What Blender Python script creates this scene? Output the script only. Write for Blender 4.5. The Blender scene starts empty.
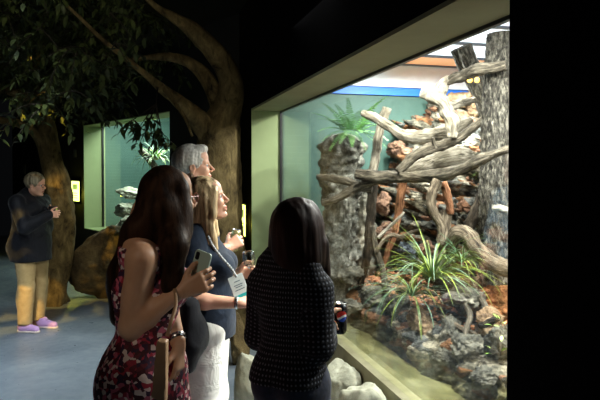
import bpy, bmesh, math, random
import numpy as np
from mathutils import Vector, Matrix, noise

R = math.radians
V = Vector
random.seed(7)
rng = np.random.default_rng(5)
COL = bpy.context.scene.collection

# ------------------------------------------------------------------ camera
F = 583.333
PITCH = R(1.2)
CAM_Z = 1.65
SHIFT = 0.030
cam_data = bpy.data.cameras.new('camera')
cam = bpy.data.objects.new('camera', cam_data)
COL.objects.link(cam)
cam.location = (0, 0, CAM_Z)
cam.rotation_euler = (R(90) - PITCH, 0, 0)
cam_data.lens = 35.0
cam_data.sensor_width = 36.0
cam_data.shift_y = -SHIFT
cam_data.clip_start = 0.05
bpy.context.scene.camera = cam


def at(px, py, Y):
    """world point at distance Y in front of the lens that falls on photo point (px, py)"""
    x = (px - 300) / F
    u = -(py - (200 - SHIFT * 600)) / F
    fy = math.cos(PITCH) + u * math.sin(PITCH)
    fz = -math.sin(PITCH) + u * math.cos(PITCH)
    t = Y / fy
    return V((x * t, Y, CAM_Z + fz * t))


def pm(px, Y):
    return px / F * Y


# ------------------------------------------------------------------ frames
UX, UY = -0.2631, 0.9648            # along the window wall, away from the camera
NX, NY = 0.9648, 0.2631             # into the exhibit
GX, GY = -0.19, 5.90                # far end of the big pane


def E(s, t, z=0.0):
    return V((GX - s * UX + t * NX, GY - s * UY + t * NY, z))


def toE(p):
    dx, dy = p[0] - GX, p[1] - GY
    return (-(dx * UX + dy * UY), dx * NX + dy * NY)


# ------------------------------------------------------------------ object helpers
def link(name, mesh, mats=None, parent=None, smooth=True):
    o = bpy.data.objects.new(name, mesh)
    COL.objects.link(o)
    if mats is not None:
        for m in (mats if isinstance(mats, (list, tuple)) else [mats]):
            mesh.materials.append(m)
    if parent is not None:
        o.parent = parent
    if smooth:
        mesh.polygons.foreach_set('use_smooth', [True] * len(mesh.polygons))
    return o


def tag(o, label=None, cat=None, group=None, kind=None):
    if label:
        o['label'] = label
    if cat:
        o['category'] = cat
    if group:
        o['group'] = group
    if kind:
        o['kind'] = kind
    return o


def empty(name, loc=(0, 0, 0), rz=0.0):
    o = bpy.data.objects.new(name, None)
    o.empty_display_size = 0.1
    COL.objects.link(o)
    o.location = loc
    o.rotation_euler = (0, 0, rz)
    return o


def struct(o):
    o['kind'] = 'structure'
    return o


def pydata(name, vs, fs, mats=None, parent=None, smooth=True):
    me = bpy.data.meshes.new(name)
    me.from_pydata([tuple(v) for v in vs], [], [tuple(f) for f in fs])
    me.update()
    return link(name, me, mats, parent, smooth)


class MB:
    """collects pieces of ONE mesh"""

    def __init__(self):
        self.v = []
        self.f = []
        self.m = []

    def add(self, vs, fs, mi=0):
        n = len(self.v)
        self.v += [tuple(v) for v in vs]
        self.f += [tuple(i + n for i in f) for f in fs]
        self.m += [mi] * len(fs)

    def box(self, c, d, rot=None, mi=0):
        c = V(c)
        vs = []
        for i in (-.5, .5):
            for j in (-.5, .5):
                for k in (-.5, .5):
                    p = V((i * d[0], j * d[1], k * d[2]))
                    if rot is not None:
                        p = rot @ p
                    vs.append(c + p)
        self.add(vs, [(0, 1, 3, 2), (4, 6, 7, 5), (0, 4, 5, 1), (2, 3, 7, 6), (0, 2, 6, 4), (1, 5, 7, 3)], mi)

    def hexa(self, p):
        self.add(p, [(0, 3, 2, 1), (4, 5, 6, 7), (0, 1, 5, 4), (1, 2, 6, 5), (2, 3, 7, 6), (3, 0, 4, 7)])

    def prism(self, foot, z0, z1, mi=0):
        n = len(foot)
        vs = [(p[0], p[1], z0) for p in foot] + [(p[0], p[1], z1) for p in foot]
        fs = [tuple(range(n))[::-1], tuple(range(n, 2 * n))]
        fs += [(i, (i + 1) % n, n + (i + 1) % n, n + i) for i in range(n)]
        self.add(vs, fs, mi)

    def lathe(self, prof, c=(0, 0, 0), seg=20, rot=None, mi=0):
        c = V(c)
        vs = []
        for r, z in prof:
            for k in range(seg):
                a = 2 * math.pi * k / seg
                p = V((r * math.cos(a), r * math.sin(a), z))
                if rot is not None:
                    p = rot @ p
                vs.append(c + p)
        fs = []
        for i in range(len(prof) - 1):
            for k in range(seg):
                k2 = (k + 1) % seg
                fs.append((i * seg + k, i * seg + k2, (i + 1) * seg + k2, (i + 1) * seg + k))
        fs.append(tuple(range(seg))[::-1])
        fs.append(tuple((len(prof) - 1) * seg + k for k in range(seg)))
        self.add(vs, fs, mi)

    def tube(self, pts, rad, seg=8, flat=1.0, mi=0):
        vs, fs = tube_data([V(p) for p in pts], rad, seg, flat)
        self.add(vs, fs, mi)

    def build(self, name, mats=None, parent=None, smooth=False):
        me = bpy.data.meshes.new(name)
        me.from_pydata(self.v, [], self.f)
        me.update()
        if any(self.m):
            me.polygons.foreach_set('material_index', self.m)
        return link(name, me, mats, parent, smooth)


def catmull(pts, per=6):
    """pts: list of tuples (any dimension)"""
    P = [np.array(p, float) for p in pts]
    if len(P) == 2:
        return [P[0] + (P[1] - P[0]) * i / per for i in range(per + 1)]
    P = [2 * P[0] - P[1]] + P + [2 * P[-1] - P[-2]]
    out = []
    for i in range(1, len(P) - 2):
        for k in range(per):
            t = k / per
            a, b, c, d = P[i - 1], P[i], P[i + 1], P[i + 2]
            out.append(0.5 * ((2 * b) + (c - a) * t + (2 * a - 5 * b + 4 * c - d) * t * t + (3 * b - a - 3 * c + d) * t ** 3))
    out.append(P[-2])
    return out


GRAIN = []


def tube_data(P, rad, seg=8, flat=1.0, disp=None):
    n = len(P)
    GRAIN.clear()
    ln = 0.0
    if not isinstance(rad, (list, tuple)):
        rad = [rad] * n
    T = []
    for i in range(n):
        d = P[min(i + 1, n - 1)] - P[max(i - 1, 0)]
        if d.length < 1e-7:
            d = V((0, 0, 1))
        T.append(d.normalized())
    up = V((0, 0, 1)) if abs(T[0].z) < .9 else V((1, 0, 0))
    u = T[0].cross(up).normalized()
    vs, fs = [], []
    for i in range(n):
        ln += (P[i] - P[i - 1]).length if i else 0
        u = (u - T[i] * u.dot(T[i]))
        if u.length < 1e-6:
            u = T[i].orthogonal()
        u.normalize()
        w = T[i].cross(u)
        for k in range(seg):
            a = 2 * math.pi * k / seg
            r = rad[i]
            if disp:
                r = r * disp(a, i, P[i] + (u * math.cos(a) + w * math.sin(a)) * r)
            vs.append(P[i] + u * math.cos(a) * r + w * math.sin(a) * r * flat)
            GRAIN.append((math.cos(a) * rad[i], math.sin(a) * rad[i], ln))
    for i in range(n - 1):
        for k in range(seg):
            k2 = (k + 1) % seg
            fs.append((i * seg + k, i * seg + k2, (i + 1) * seg + k2, (i + 1) * seg + k))
    fs.append(tuple(range(seg))[::-1])
    fs.append(tuple((n - 1) * seg + k for k in range(seg)))
    return vs, fs


# ------------------------------------------------------------------ materials
def newmat(name):
    m = bpy.data.materials.new(name)
    m.use_nodes = True
    nt = m.node_tree
    for n in list(nt.nodes):
        nt.nodes.remove(n)
    out = nt.nodes.new('ShaderNodeOutputMaterial')
    b = nt.nodes.new('ShaderNodeBsdfPrincipled')
    nt.links.new(b.outputs[0], out.inputs[0])
    return m, nt, b, out


def coords(nt, stretch=(1, 1, 1), kind='Object'):
    tc = nt.nodes.new('ShaderNodeTexCoord')
    mp = nt.nodes.new('ShaderNodeMapping')
    mp.inputs['Scale'].default_value = stretch
    nt.links.new(tc.outputs[kind], mp.inputs[0])
    return mp.outputs[0]


def ntex(nt, vec, scale, detail=4, rough=.55, dist=0):
    n = nt.nodes.new('ShaderNodeTexNoise')
    n.inputs['Scale'].default_value = scale
    n.inputs['Detail'].default_value = detail
    n.inputs['Roughness'].default_value = rough
    n.inputs['Distortion'].default_value = dist
    nt.links.new(vec, n.inputs['Vector'])
    return n.outputs[0]


def ramp(nt, fac, stops, interp='LINEAR'):
    r = nt.nodes.new('ShaderNodeValToRGB')
    el = r.color_ramp.elements
    r.color_ramp.interpolation = interp
    while len(el) < len(stops):
        el.new(.5)
    for e, (p, c) in zip(el, stops):
        e.position = p
        e.color = (*c, 1)
    nt.links.new(fac, r.inputs[0])
    return r.outputs[0]


def bump(nt, b, h, strength, dist=.01):
    bp = nt.nodes.new('ShaderNodeBump')
    bp.inputs['Strength'].default_value = strength
    bp.inputs['Distance'].default_value = dist
    nt.links.new(h, bp.inputs['Height'])
    nt.links.new(bp.outputs[0], b.inputs['Normal'])
    return bp


def plain(name, c, rough=.6, metal=0, spec=.5, emit=None, es=0, coat=0):
    m, nt, b, out = newmat(name)
    b.inputs['Base Color'].default_value = (*c, 1)
    b.inputs['Roughness'].default_value = rough
    b.inputs['Metallic'].default_value = metal
    b.inputs['Specular IOR Level'].default_value = spec
    b.inputs['Coat Weight'].default_value = coat
    if emit:
        b.inputs['Emission Color'].default_value = (*emit, 1)
        b.inputs['Emission Strength'].default_value = es
    return m


def noisy(name, stops, scale=8, rough=.8, bstr=.3, bscale=None, stretch=(1, 1, 1), detail=5, bdist=.01, spec=.3, dist=0, sheen=0, kind='Object', interp='LINEAR'):
    m, nt, b, out = newmat(name)
    vec = coords(nt, stretch, kind)
    f = ntex(nt, vec, scale, detail, .6, dist)
    nt.links.new(ramp(nt, f, stops, interp), b.inputs['Base Color'])
    b.inputs['Roughness'].default_value = rough
    b.inputs['Specular IOR Level'].default_value = spec
    b.inputs['Sheen Weight'].default_value = sheen
    if bstr:
        h = ntex(nt, vec, bscale or scale * 2.5, 6, .6)
        bump(nt, b, h, bstr, bdist)
    return m


def set_grain(o, g):
    a_ = o.data.attributes.new('grain', 'FLOAT_VECTOR', 'POINT')
    a_.data.foreach_set('vector', np.array(g, np.float32).ravel())


def hexc(r, g, b):
    def l(c):
        c /= 255
        return c / 12.92 if c <= .04045 else ((c + .055) / 1.055) ** 2.4
    return (l(r), l(g), l(b))


M = {}
M['black_wall'] = noisy('matte black paint', [(.3, (.0040, .0034, .0036)), (.7, (.0060, .0050, .0052))], 6, .95, .1, 40, bdist=.002, spec=.03)
M['back_wall'] = noisy('dark olive wall paint', [(.3, (.012, .013, .011)), (.7, (.018, .019, .016))], 3, .85, .2, 30, bdist=.003)
M['ceiling'] = noisy('black ceiling', [(.3, (.006, .006, .007)), (.7, (.010, .009, .010))], 2, .9, .1, 30)
M['reveal_green'] = noisy('pale green wall paint', [(.3, hexc(142, 156, 110)), (.7, hexc(150, 164, 118))], 3, .6, .12, 60, bdist=.002)
M['soffit'] = noisy('olive plaster', [(.3, hexc(142, 140, 106)), (.7, hexc(156, 154, 120))], 3, .8, .25, 14, bdist=.006)
M['teal'] = None
M['concrete'] = noisy('wet concrete curb', [(.3, hexc(120, 116, 90)), (.7, hexc(150, 146, 118))], 7, .6, .3, 40, bdist=.004)
M['pool_bed'] = noisy('pale sandy pool bed', [(.25, hexc(84, 80, 60)), (.5, hexc(130, 125, 98)), (.75, hexc(184, 178, 150))], 3.2, .8, .4, 22)
M['black_rubber'] = plain('black gasket', (.01, .01, .01), .4)
M['blue'] = plain('blue painted band', hexc(24, 110, 215), .5)
M['white_paint'] = noisy('white panel', [(.3, hexc(225, 232, 240)), (.7, hexc(240, 244, 248))], 3, .5, .05)
M['steel_beam'] = plain('grey skylight beam', hexc(90, 98, 110), .45)

# slatted teal wall
m, nt, b, out = newmat('teal boarded wall')
vec = coords(nt)
wv = nt.nodes.new('ShaderNodeTexWave')
wv.bands_direction = 'Z'
wv.wave_profile = 'SAW'
wv.inputs['Scale'].default_value = 5.5
wv.inputs['Distortion'].default_value = .05
nt.links.new(vec, wv.inputs['Vector'])
nz = ntex(nt, vec, 1.8, 4)
nt.links.new(ramp(nt, nz, [(.3, hexc(50, 80, 72)), (.7, hexc(64, 95, 86))]), b.inputs['Base Color'])
bump(nt, b, wv.outputs[1], .35, .012)
b.inputs['Roughness'].default_value = .6
M['teal'] = m

# floor
m, nt, b, out = newmat('polished grey concrete floor')
vec = coords(nt)
nz = ntex(nt, vec, 1.3, 8, .62, .4)
nz2 = ntex(nt, vec, 14, 6, .6)
nt.links.new(ramp(nt, nz, [(.25, hexc(82, 92, 104)), (.55, hexc(110, 120, 130)), (.8, hexc(138, 146, 152))]), b.inputs['Base Color'])
nt.links.new(ramp(nt, nz2, [(.3, (.26, .26, .26)), (.8, (.5, .5, .5))]), b.inputs['Roughness'])
bump(nt, b, nz2, .12, .003)
M['floor'] = m


def rockmat(name, cols, scale=3.0, orange=None, bs=.8):
    m, nt, b, out = newmat(name)
    vec = coords(nt)
    n1 = ntex(nt, vec, scale, 8, .68, .3)
    c = ramp(nt, n1, [(.34, cols[0]), (.46, cols[1]), (.56, cols[2]), (.70, cols[3])])
    if orange:
        n3 = ntex(nt, vec, scale * .55, 5, .6, .5)
        fm = ramp(nt, n3, [(orange[1], (0, 0, 0)), (orange[1] + .08, (1, 1, 1))])
        mx = nt.nodes.new('ShaderNodeMix')
        mx.data_type = 'RGBA'
        nt.links.new(fm, mx.inputs[0])
        nt.links.new(c, mx.inputs[6])
        mx.inputs[7].default_value = (*orange[0], 1)
        c = mx.outputs[2]
    nt.links.new(c, b.inputs['Base Color'])
    b.inputs['Roughness'].default_value = .82
    b.inputs['Specular IOR Level'].default_value = .25
    vo = nt.nodes.new('ShaderNodeTexVoronoi')
    vo.feature = 'DISTANCE_TO_EDGE'
    vo.inputs['Scale'].default_value = scale * 3
    nt.links.new(vec, vo.inputs['Vector'])
    n2 = ntex(nt, vec, scale * 6, 9, .75)
    ad = nt.nodes.new('ShaderNodeMath')
    ad.operation = 'MULTIPLY_ADD'
    nt.links.new(vo.outputs['Distance'], ad.inputs[0])
    ad.inputs[1].default_value = .6
    nt.links.new(n2, ad.inputs[2])
    bump(nt, b, ad.outputs[0], bs, .04)
    return m


GR = [hexc(36, 36, 32), hexc(84, 83, 74), hexc(120, 117, 104), hexc(168, 163, 146)]
M['rock_grey'] = rockmat('weathered grey rock', GR, 5)
M['rock_tower'] = rockmat('pale craggy rock', [hexc(34, 35, 32), hexc(90, 91, 84), hexc(132, 132, 122), hexc(196, 194, 180)], 9, None, 1)
M['rock_tan'] = rockmat('tan rock', [hexc(66, 52, 38), hexc(120, 98, 74), hexc(160, 136, 106), hexc(196, 178, 146)], 4)
M['rock_rust'] = rockmat('rusty orange rock', [hexc(46, 34, 28), hexc(108, 82, 66), hexc(146, 114, 92), hexc(180, 160, 138)], 5)
M['rock_blue'] = rockmat('blue grey slate rock', [hexc(30, 35, 40), hexc(62, 70, 78), hexc(92, 99, 106), hexc(132, 136, 136)], 5)
m, nt, b, out = newmat('craggy rock bank')
vec = coords(nt, (1, 1, 1.7))
wz = nt.nodes.new('ShaderNodeTexNoise')
wz.inputs['Scale'].default_value = 4
nt.links.new(vec, wz.inputs['Vector'])
wm = nt.nodes.new('ShaderNodeMix')
wm.data_type = 'RGBA'
wm.inputs[0].default_value = .16
nt.links.new(vec, wm.inputs[6])
nt.links.new(wz.outputs[1], wm.inputs[7])
vo = nt.nodes.new('ShaderNodeTexVoronoi')
vo.inputs['Scale'].default_value = 9
nt.links.new(wm.outputs[2], vo.inputs['Vector'])
sp = nt.nodes.new('ShaderNodeSeparateColor')
nt.links.new(vo.outputs['Color'], sp.inputs[0])
cc = ramp(nt, sp.outputs[0], [(0, hexc(84, 84, 76)), (.2, hexc(128, 124, 108)), (.4, hexc(146, 108, 84)), (.55, hexc(112, 114, 110)), (.72, hexc(168, 160, 140)), (.88, hexc(138, 98, 66))], 'CONSTANT')
n1 = ntex(nt, vec, 16, 8, .7)
mx = nt.nodes.new('ShaderNodeMix')
mx.data_type = 'RGBA'
mx.blend_type = 'MULTIPLY'
mx.inputs[0].default_value = 1
nt.links.new(cc, mx.inputs[6])
nt.links.new(ramp(nt, n1, [(.38, (.12, .12, .12)), (.56, (1, 1, 1))]), mx.inputs[7])
nt.links.new(mx.outputs[2], b.inputs['Base Color'])
b.inputs['Roughness'].default_value = .85
b.inputs['Specular IOR Level'].default_value = .2
vo2 = nt.nodes.new('ShaderNodeTexVoronoi')
vo2.feature = 'DISTANCE_TO_EDGE'
vo2.inputs['Scale'].default_value = 9
nt.links.new(wm.outputs[2], vo2.inputs['Vector'])
ad = nt.nodes.new('ShaderNodeMath')
ad.operation = 'MULTIPLY_ADD'
nt.links.new(vo2.outputs['Distance'], ad.inputs[0])
ad.inputs[1].default_value = 1.6
nt.links.new(ntex(nt, vec, 24, 8, .7), ad.inputs[2])
bump(nt, b, ad.outputs[0], 1, .05)
M['cliff'] = m
M['boulder'] = rockmat('smooth pale boulder', [hexc(128, 128, 112), hexc(158, 158, 140), hexc(182, 182, 164), hexc(204, 204, 190)], 3, None, .25)
M['dark_boulder'] = rockmat('dark moulded rock', [hexc(56, 46, 28), hexc(82, 68, 42), hexc(104, 88, 56), hexc(130, 112, 76)], 3, None, .6)
M['soil'] = rockmat('brown soil and grit', [hexc(60, 44, 32), hexc(112, 84, 60), hexc(150, 118, 86), hexc(186, 160, 124)], 12, (hexc(168, 92, 44), .54), .7)
M['sand'] = noisy('orange sandy soil', [(.3, hexc(70, 42, 26)), (.5, hexc(134, 84, 48)), (.7, hexc(170, 116, 74))], 22, .9, .9, 60, bdist=.02)
M['litter'] = noisy('dry orange leaf litter', [(.25, hexc(80, 44, 26)), (.45, hexc(140, 86, 56)), (.6, hexc(172, 124, 88)), (.8, hexc(196, 170, 138))], 28, .7, .2)


def barkmat(name, cols, stretch=(1, 1, .25), scale=14, bs=.8, kind='Object', bd=.012):
    m, nt, b, out = newmat(name)
    if kind == 'grain':
        ga = nt.nodes.new('ShaderNodeAttribute')
        ga.attribute_name = 'grain'
        mp_ = nt.nodes.new('ShaderNodeMapping')
        mp_.inputs['Scale'].default_value = stretch
        nt.links.new(ga.outputs['Vector'], mp_.inputs[0])
        vec = mp_.outputs[0]
    else:
        vec = coords(nt, stretch, kind)
    n1 = ntex(nt, vec, scale * 1.7, 9, .68, .5)
    nt.links.new(ramp(nt, n1, [(.34, tuple(c * .5 for c in cols[0])), (.42, tuple(c * .5 + d * .5 for c, d in zip(cols[0], cols[1]))), (.50, cols[1]), (.70, cols[2])]), b.inputs['Base Color'])
    b.inputs['Roughness'].default_value = .85
    b.inputs['Specular IOR Level'].default_value = .2
    n2 = ntex(nt, vec, scale * 2.2, 7, .7, .4)
    bump(nt, b, n2, bs, bd)
    return m


M['bark_grey'] = barkmat('rough grey bark', [hexc(18, 17, 16), hexc(74, 71, 64), hexc(160, 155, 140)], (1, 1, .34), 34, 1, 'grain', .04)
M['wood_pale'] = barkmat('bleached driftwood', [hexc(70, 65, 55), hexc(142, 135, 120), hexc(196, 190, 176)], (1, 1, .16), 34, 1, 'grain', .02)
M['wood_grey'] = barkmat('weathered grey wood', [hexc(34, 31, 26), hexc(82, 76, 65), hexc(140, 132, 116)], (1, 1, .16), 34, 1, 'grain', .02)
M['wood_dark'] = barkmat('dark damp wood', [hexc(20, 17, 14), hexc(48, 42, 34), hexc(86, 77, 64)], (1, 1, .16), 34, 1, 'grain', .02)
M['wood_rust'] = barkmat('reddish brown wood', [hexc(84, 56, 40), hexc(144, 98, 70), hexc(184, 140, 108)], (1, 1, .16), 34, 1, 'grain', .02)
M['wood_brown'] = barkmat('brown twisted wood', [hexc(38, 32, 26), hexc(96, 85, 70), hexc(154, 142, 122)], (1, 1, .16), 34, 1, 'grain', .02)
M['tree_bark'] = barkmat('olive brown smooth bark', [hexc(52, 42, 24), hexc(92, 78, 48), hexc(130, 113, 76)], (1, 1, .5), 6, .7, bd=.02)


def leafmat(name, a, c, scale=6, rough=.4, spec=.5):
    m, nt, b, out = newmat(name)
    vec = coords(nt)
    f = ntex(nt, vec, scale, 2)
    nt.links.new(ramp(nt, f, [(.35, a), (.65, c)]), b.inputs['Base Color'])
    b.inputs['Roughness'].default_value = rough
    b.inputs['Specular IOR Level'].default_value = spec
    return m


M['leaf_dark'] = leafmat('ficus leaves', hexc(26, 38, 16), hexc(66, 76, 36), 5, .6, .25)
M['fern'] = leafmat('green fern fronds', hexc(66, 116, 58), hexc(126, 172, 100), 9, .5, .3)
M['blade'] = leafmat('grassy blades', hexc(40, 72, 26), hexc(140, 158, 56), 7, .45)
M['blade_pale'] = leafmat('silvery green blades', hexc(70, 108, 80), hexc(136, 164, 132), 9, .4)
M['leaf_bright'] = leafmat('bright green leaves', hexc(110, 150, 60), hexc(176, 200, 96), 9, .4)


def skinmat(name, c, c2):
    m, nt, b, out = newmat(name)
    vec = coords(nt)
    f = ntex(nt, vec, 14, 4)
    col = ramp(nt, f, [(.3, c), (.7, c2)])
    at_ = nt.nodes.new('ShaderNodeAttribute')
    at_.attribute_name = 'lip'
    mx = nt.nodes.new('ShaderNodeMix')
    mx.data_type = 'RGBA'
    nt.links.new(at_.outputs['Fac'], mx.inputs[0])
    nt.links.new(col, mx.inputs[6])
    mx.inputs[7].default_value = (*hexc(176, 84, 76), 1)
    nt.links.new(mx.outputs[2], b.inputs['Base Color'])
    b.inputs['Roughness'].default_value = .48
    b.inputs['Specular IOR Level'].default_value = .4
    b.inputs['Subsurface Weight'].default_value = .12
    b.inputs['Subsurface Radius'].default_value = (.02, .008, .004)
    h = ntex(nt, vec, 160, 3)
    bump(nt, b, h, .08, .002)
    return m


M['skin_a'] = skinmat('tanned skin', hexc(196, 148, 116), hexc(210, 164, 132))
M['skin_b'] = skinmat('fair pink skin', hexc(222, 166, 138), hexc(232, 180, 152))
M['skin_c'] = skinmat('light skin', hexc(216, 164, 132), hexc(226, 178, 148))
M['eye_white'] = plain('eyeball', (.75, .73, .7), .2)
M['iris'] = plain('dark iris', (.03, .02, .015), .2)


def hairmat(name, a, c, scale=34):
    m, nt, b, out = newmat(name)
    vec = coords(nt, (1, 1, .07))
    f = ntex(nt, vec, scale, 5, .6, .3)
    nt.links.new(ramp(nt, f, [(.36, a), (.62, c)]), b.inputs['Base Color'])
    b.inputs['Roughness'].default_value = .5
    b.inputs['Specular IOR Level'].default_value = .3
    b.inputs['Specular Tint'].default_value = (*[min(1, q * 5 + .08) for q in c], 1)
    h = ntex(nt, vec, scale * 3, 4, .6)
    bump(nt, b, h, .35, .005)
    return m


M['hair_darkbrown'] = hairmat('long dark brown hair', hexc(20, 13, 9), hexc(54, 36, 24))
M['hair_black'] = hairmat('black brown bob', hexc(12, 8, 7), hexc(36, 22, 17))
M['hair_blonde'] = hairmat('highlighted blonde hair', hexc(96, 72, 44), hexc(236, 206, 158), 46)
m = hairmat('short grey hair', hexc(170, 166, 158), hexc(240, 237, 228), 50)
M['hair_grey'] = m
M['hair_ash'] = hairmat('short ash grey hair', hexc(100, 90, 70), hexc(184, 172, 144), 50)


def clothmat(name, a, c, scale=30, rough=.85, bs=.25, fold=6, sheen=.1):
    m, nt, b, out = newmat(name)
    vec = coords(nt)
    f = ntex(nt, vec, scale, 4)
    nt.links.new(ramp(nt, f, [(.3, a), (.7, c)]), b.inputs['Base Color'])
    b.inputs['Roughness'].default_value = rough
    b.inputs['Specular IOR Level'].default_value = .2
    b.inputs['Sheen Weight'].default_value = sheen
    h = ntex(nt, vec, fold, 3, .5, 1.0)
    bump(nt, b, h, bs, .04)
    return m


M['navy'] = clothmat('navy jersey', hexc(16, 28, 44), hexc(23, 36, 54))
M['white_cotton'] = clothmat('white cotton', hexc(232, 230, 222), hexc(240, 238, 230), 20, .8, .35, 9)
M['dark_cloth'] = clothmat('near black cloth', hexc(8, 9, 14), hexc(14, 15, 22))
M['denim'] = clothmat('dark navy denim', hexc(16, 20, 34), hexc(28, 34, 52), 60)
M['khaki'] = clothmat('khaki cotton', hexc(164, 138, 92), hexc(182, 156, 108), 20, .8, .35, 8)
M['blue_shirt'] = clothmat('light blue shirt', hexc(128, 168, 200), hexc(146, 184, 212))
M['jacket'] = clothmat('dark navy jacket', hexc(9, 11, 17), hexc(14, 16, 25), 20, .6, .4, 10)
M['tan_leather'] = noisy('tan leather', [(.3, hexc(150, 118, 88)), (.7, hexc(176, 142, 110))], 6, .5, .2, 60, bdist=.002)
M['grey_trouser'] = clothmat('dark grey trousers', hexc(40, 40, 42), hexc(52, 52, 54))

# floral dress
m, nt, b, out = newmat('floral print dress')
vec = coords(nt)
vo = nt.nodes.new('ShaderNodeTexVoronoi')
vo.inputs['Scale'].default_value = 72
nzv = nt.nodes.new('ShaderNodeTexNoise')
nzv.inputs['Scale'].default_value = 18
nt.links.new(vec, nzv.inputs['Vector'])
mxv = nt.nodes.new('ShaderNodeMix')
mxv.data_type = 'RGBA'
mxv.inputs[0].default_value = .04
nt.links.new(vec, mxv.inputs[6])
nt.links.new(nzv.outputs[1], mxv.inputs[7])
nt.links.new(mxv.outputs[2], vo.inputs['Vector'])
sp = nt.nodes.new('ShaderNodeSeparateColor')
nt.links.new(vo.outputs['Color'], sp.inputs[0])
c1 = ramp(nt, sp.outputs[0], [(.0, hexc(70, 12, 26)), (.25, hexc(160, 34, 56)), (.42, hexc(226, 204, 198)), (.58, hexc(52, 22, 54)), (.72, hexc(190, 90, 112)), (.88, hexc(96, 20, 36))], 'CONSTANT')
nt.links.new(c1, b.inputs['Base Color'])
b.inputs['Roughness'].default_value = .7
bump(nt, b, ntex(nt, vec, 7, 3, .5, 1), .3, .04)
M['floral'] = m

# knit sweater with pale dots (uses the garment's own UV map)
m, nt, b, out = newmat('dark knit with pale dots')
tc = nt.nodes.new('ShaderNodeTexCoord')
vo = nt.nodes.new('ShaderNodeTexVoronoi')
vo.voronoi_dimensions = '2D'
vo.inputs['Scale'].default_value = 54
vo.inputs['Randomness'].default_value = .12
nt.links.new(tc.outputs['UV'], vo.inputs['Vector'])
nt.links.new(ramp(nt, vo.outputs['Distance'], [(.15, hexc(82, 84, 92)), (.27, hexc(11, 11, 15))]), b.inputs['Base Color'])
b.inputs['Roughness'].default_value = .85
b.inputs['Specular IOR Level'].default_value = .15
bump(nt, b, vo.outputs['Distance'], .5, .006)
M['knit'] = m

def schlick(nt, f0, normal=None):
    lw = nt.nodes.new('ShaderNodeLayerWeight')
    lw.inputs[0].default_value = .5
    if normal:
        nt.links.new(normal, lw.inputs['Normal'])
    p = nt.nodes.new('ShaderNodeMath')
    p.operation = 'POWER'
    nt.links.new(lw.outputs['Facing'], p.inputs[0])
    p.inputs[1].default_value = 5
    q = nt.nodes.new('ShaderNodeMath')
    q.operation = 'MULTIPLY_ADD'
    nt.links.new(p.outputs[0], q.inputs[0])
    q.inputs[1].default_value = 1 - f0
    q.inputs[2].default_value = f0
    return q.outputs[0]


# glass
m, nt, b, out = newmat('clear display glass')
nt.nodes.remove(b)
tr = nt.nodes.new('ShaderNodeBsdfTransparent')
tr.inputs[0].default_value = (.96, .98, .965, 1)
gl = nt.nodes.new('ShaderNodeBsdfGlossy')
gl.inputs['Roughness'].default_value = .02
gl.inputs[0].default_value = (1, 1, 1, 1)
mx = nt.nodes.new('ShaderNodeMixShader')
nt.links.new(schlick(nt, .018), mx.inputs[0])
nt.links.new(tr.outputs[0], mx.inputs[1])
nt.links.new(gl.outputs[0], mx.inputs[2])
nt.links.new(mx.outputs[0], out.inputs[0])
M['glass'] = m

m, nt, b, out = newmat('greenish pool water')
nt.nodes.remove(b)
tr = nt.nodes.new('ShaderNodeBsdfTransparent')
tr.inputs[0].default_value = (.87, .88, .80, 1)
gl = nt.nodes.new('ShaderNodeBsdfGlossy')
gl.inputs['Roughness'].default_value = .05
mx = nt.nodes.new('ShaderNodeMixShader')
vec = coords(nt)
bp = nt.nodes.new('ShaderNodeBump')
bp.inputs['Strength'].default_value = .25
bp.inputs['Distance'].default_value = .01
nt.links.new(ntex(nt, vec, 9, 3), bp.inputs['Height'])
nt.links.new(bp.outputs[0], gl.inputs['Normal'])
nt.links.new(schlick(nt, .02, bp.outputs[0]), mx.inputs[0])
nt.links.new(tr.outputs[0], mx.inputs[1])
nt.links.new(gl.outputs[0], mx.inputs[2])
nt.links.new(mx.outputs[0], out.inputs[0])
M['water'] = m

m, nt, b, out = newmat('wine glass crystal')
nt.nodes.remove(b)
tr = nt.nodes.new('ShaderNodeBsdfTransparent')
tr.inputs[0].default_value = (.93, .95, .93, 1)
gl = nt.nodes.new('ShaderNodeBsdfGlossy')
gl.inputs['Roughness'].default_value = .05
lw = nt.nodes.new('ShaderNodeLayerWeight')
lw.inputs[0].default_value = .35
mx = nt.nodes.new('ShaderNodeMixShader')
nt.links.new(lw.outputs[1], mx.inputs[0])
nt.links.new(tr.outputs[0], mx.inputs[1])
nt.links.new(gl.outputs[0], mx.inputs[2])
nt.links.new(mx.outputs[0], out.inputs[0])
M['crystal'] = m

M['phone_case'] = plain('pale mint phone case', hexc(176, 196, 184), .35)
M['black_plastic'] = plain('black plastic', (.01, .01, .012), .3)
M['lens_glass'] = plain('spectacle lens', (.6, .6, .6), .1)
M['can_black'] = plain('glossy black can', (.012, .012, .014), .22, .3)
M['can_silver'] = plain('brushed aluminium', (.6, .6, .6), .25, 1)
M['can_gold'] = plain('pale gold can', hexc(176, 168, 120), .3, .6)
M['logo_red'] = plain('red print', hexc(214, 50, 40), .35)
M['logo_blue'] = plain('blue print', hexc(30, 70, 170), .35)
M['logo_white'] = plain('white print', (.8, .8, .8), .35)
M['badge_white'] = plain('white badge card', hexc(214, 222, 218), .35)
M['badge_teal'] = plain('teal badge strip', hexc(40, 176, 180), .35)
M['badge_ink'] = plain('grey badge print', hexc(90, 110, 120), .4)
M['lanyard'] = noisy('speckled white lanyard', [(.45, hexc(216, 218, 214)), (.55, hexc(120, 130, 136))], 120, .7, 0)
M['watch_steel'] = plain('steel watch', (.5, .5, .5), .25, 1)
M['pink_frame'] = plain('pinkish spectacle frame', hexc(196, 134, 122), .3)
M['lilac'] = plain('lilac shoe mesh', hexc(178, 140, 190), .7)
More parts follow.
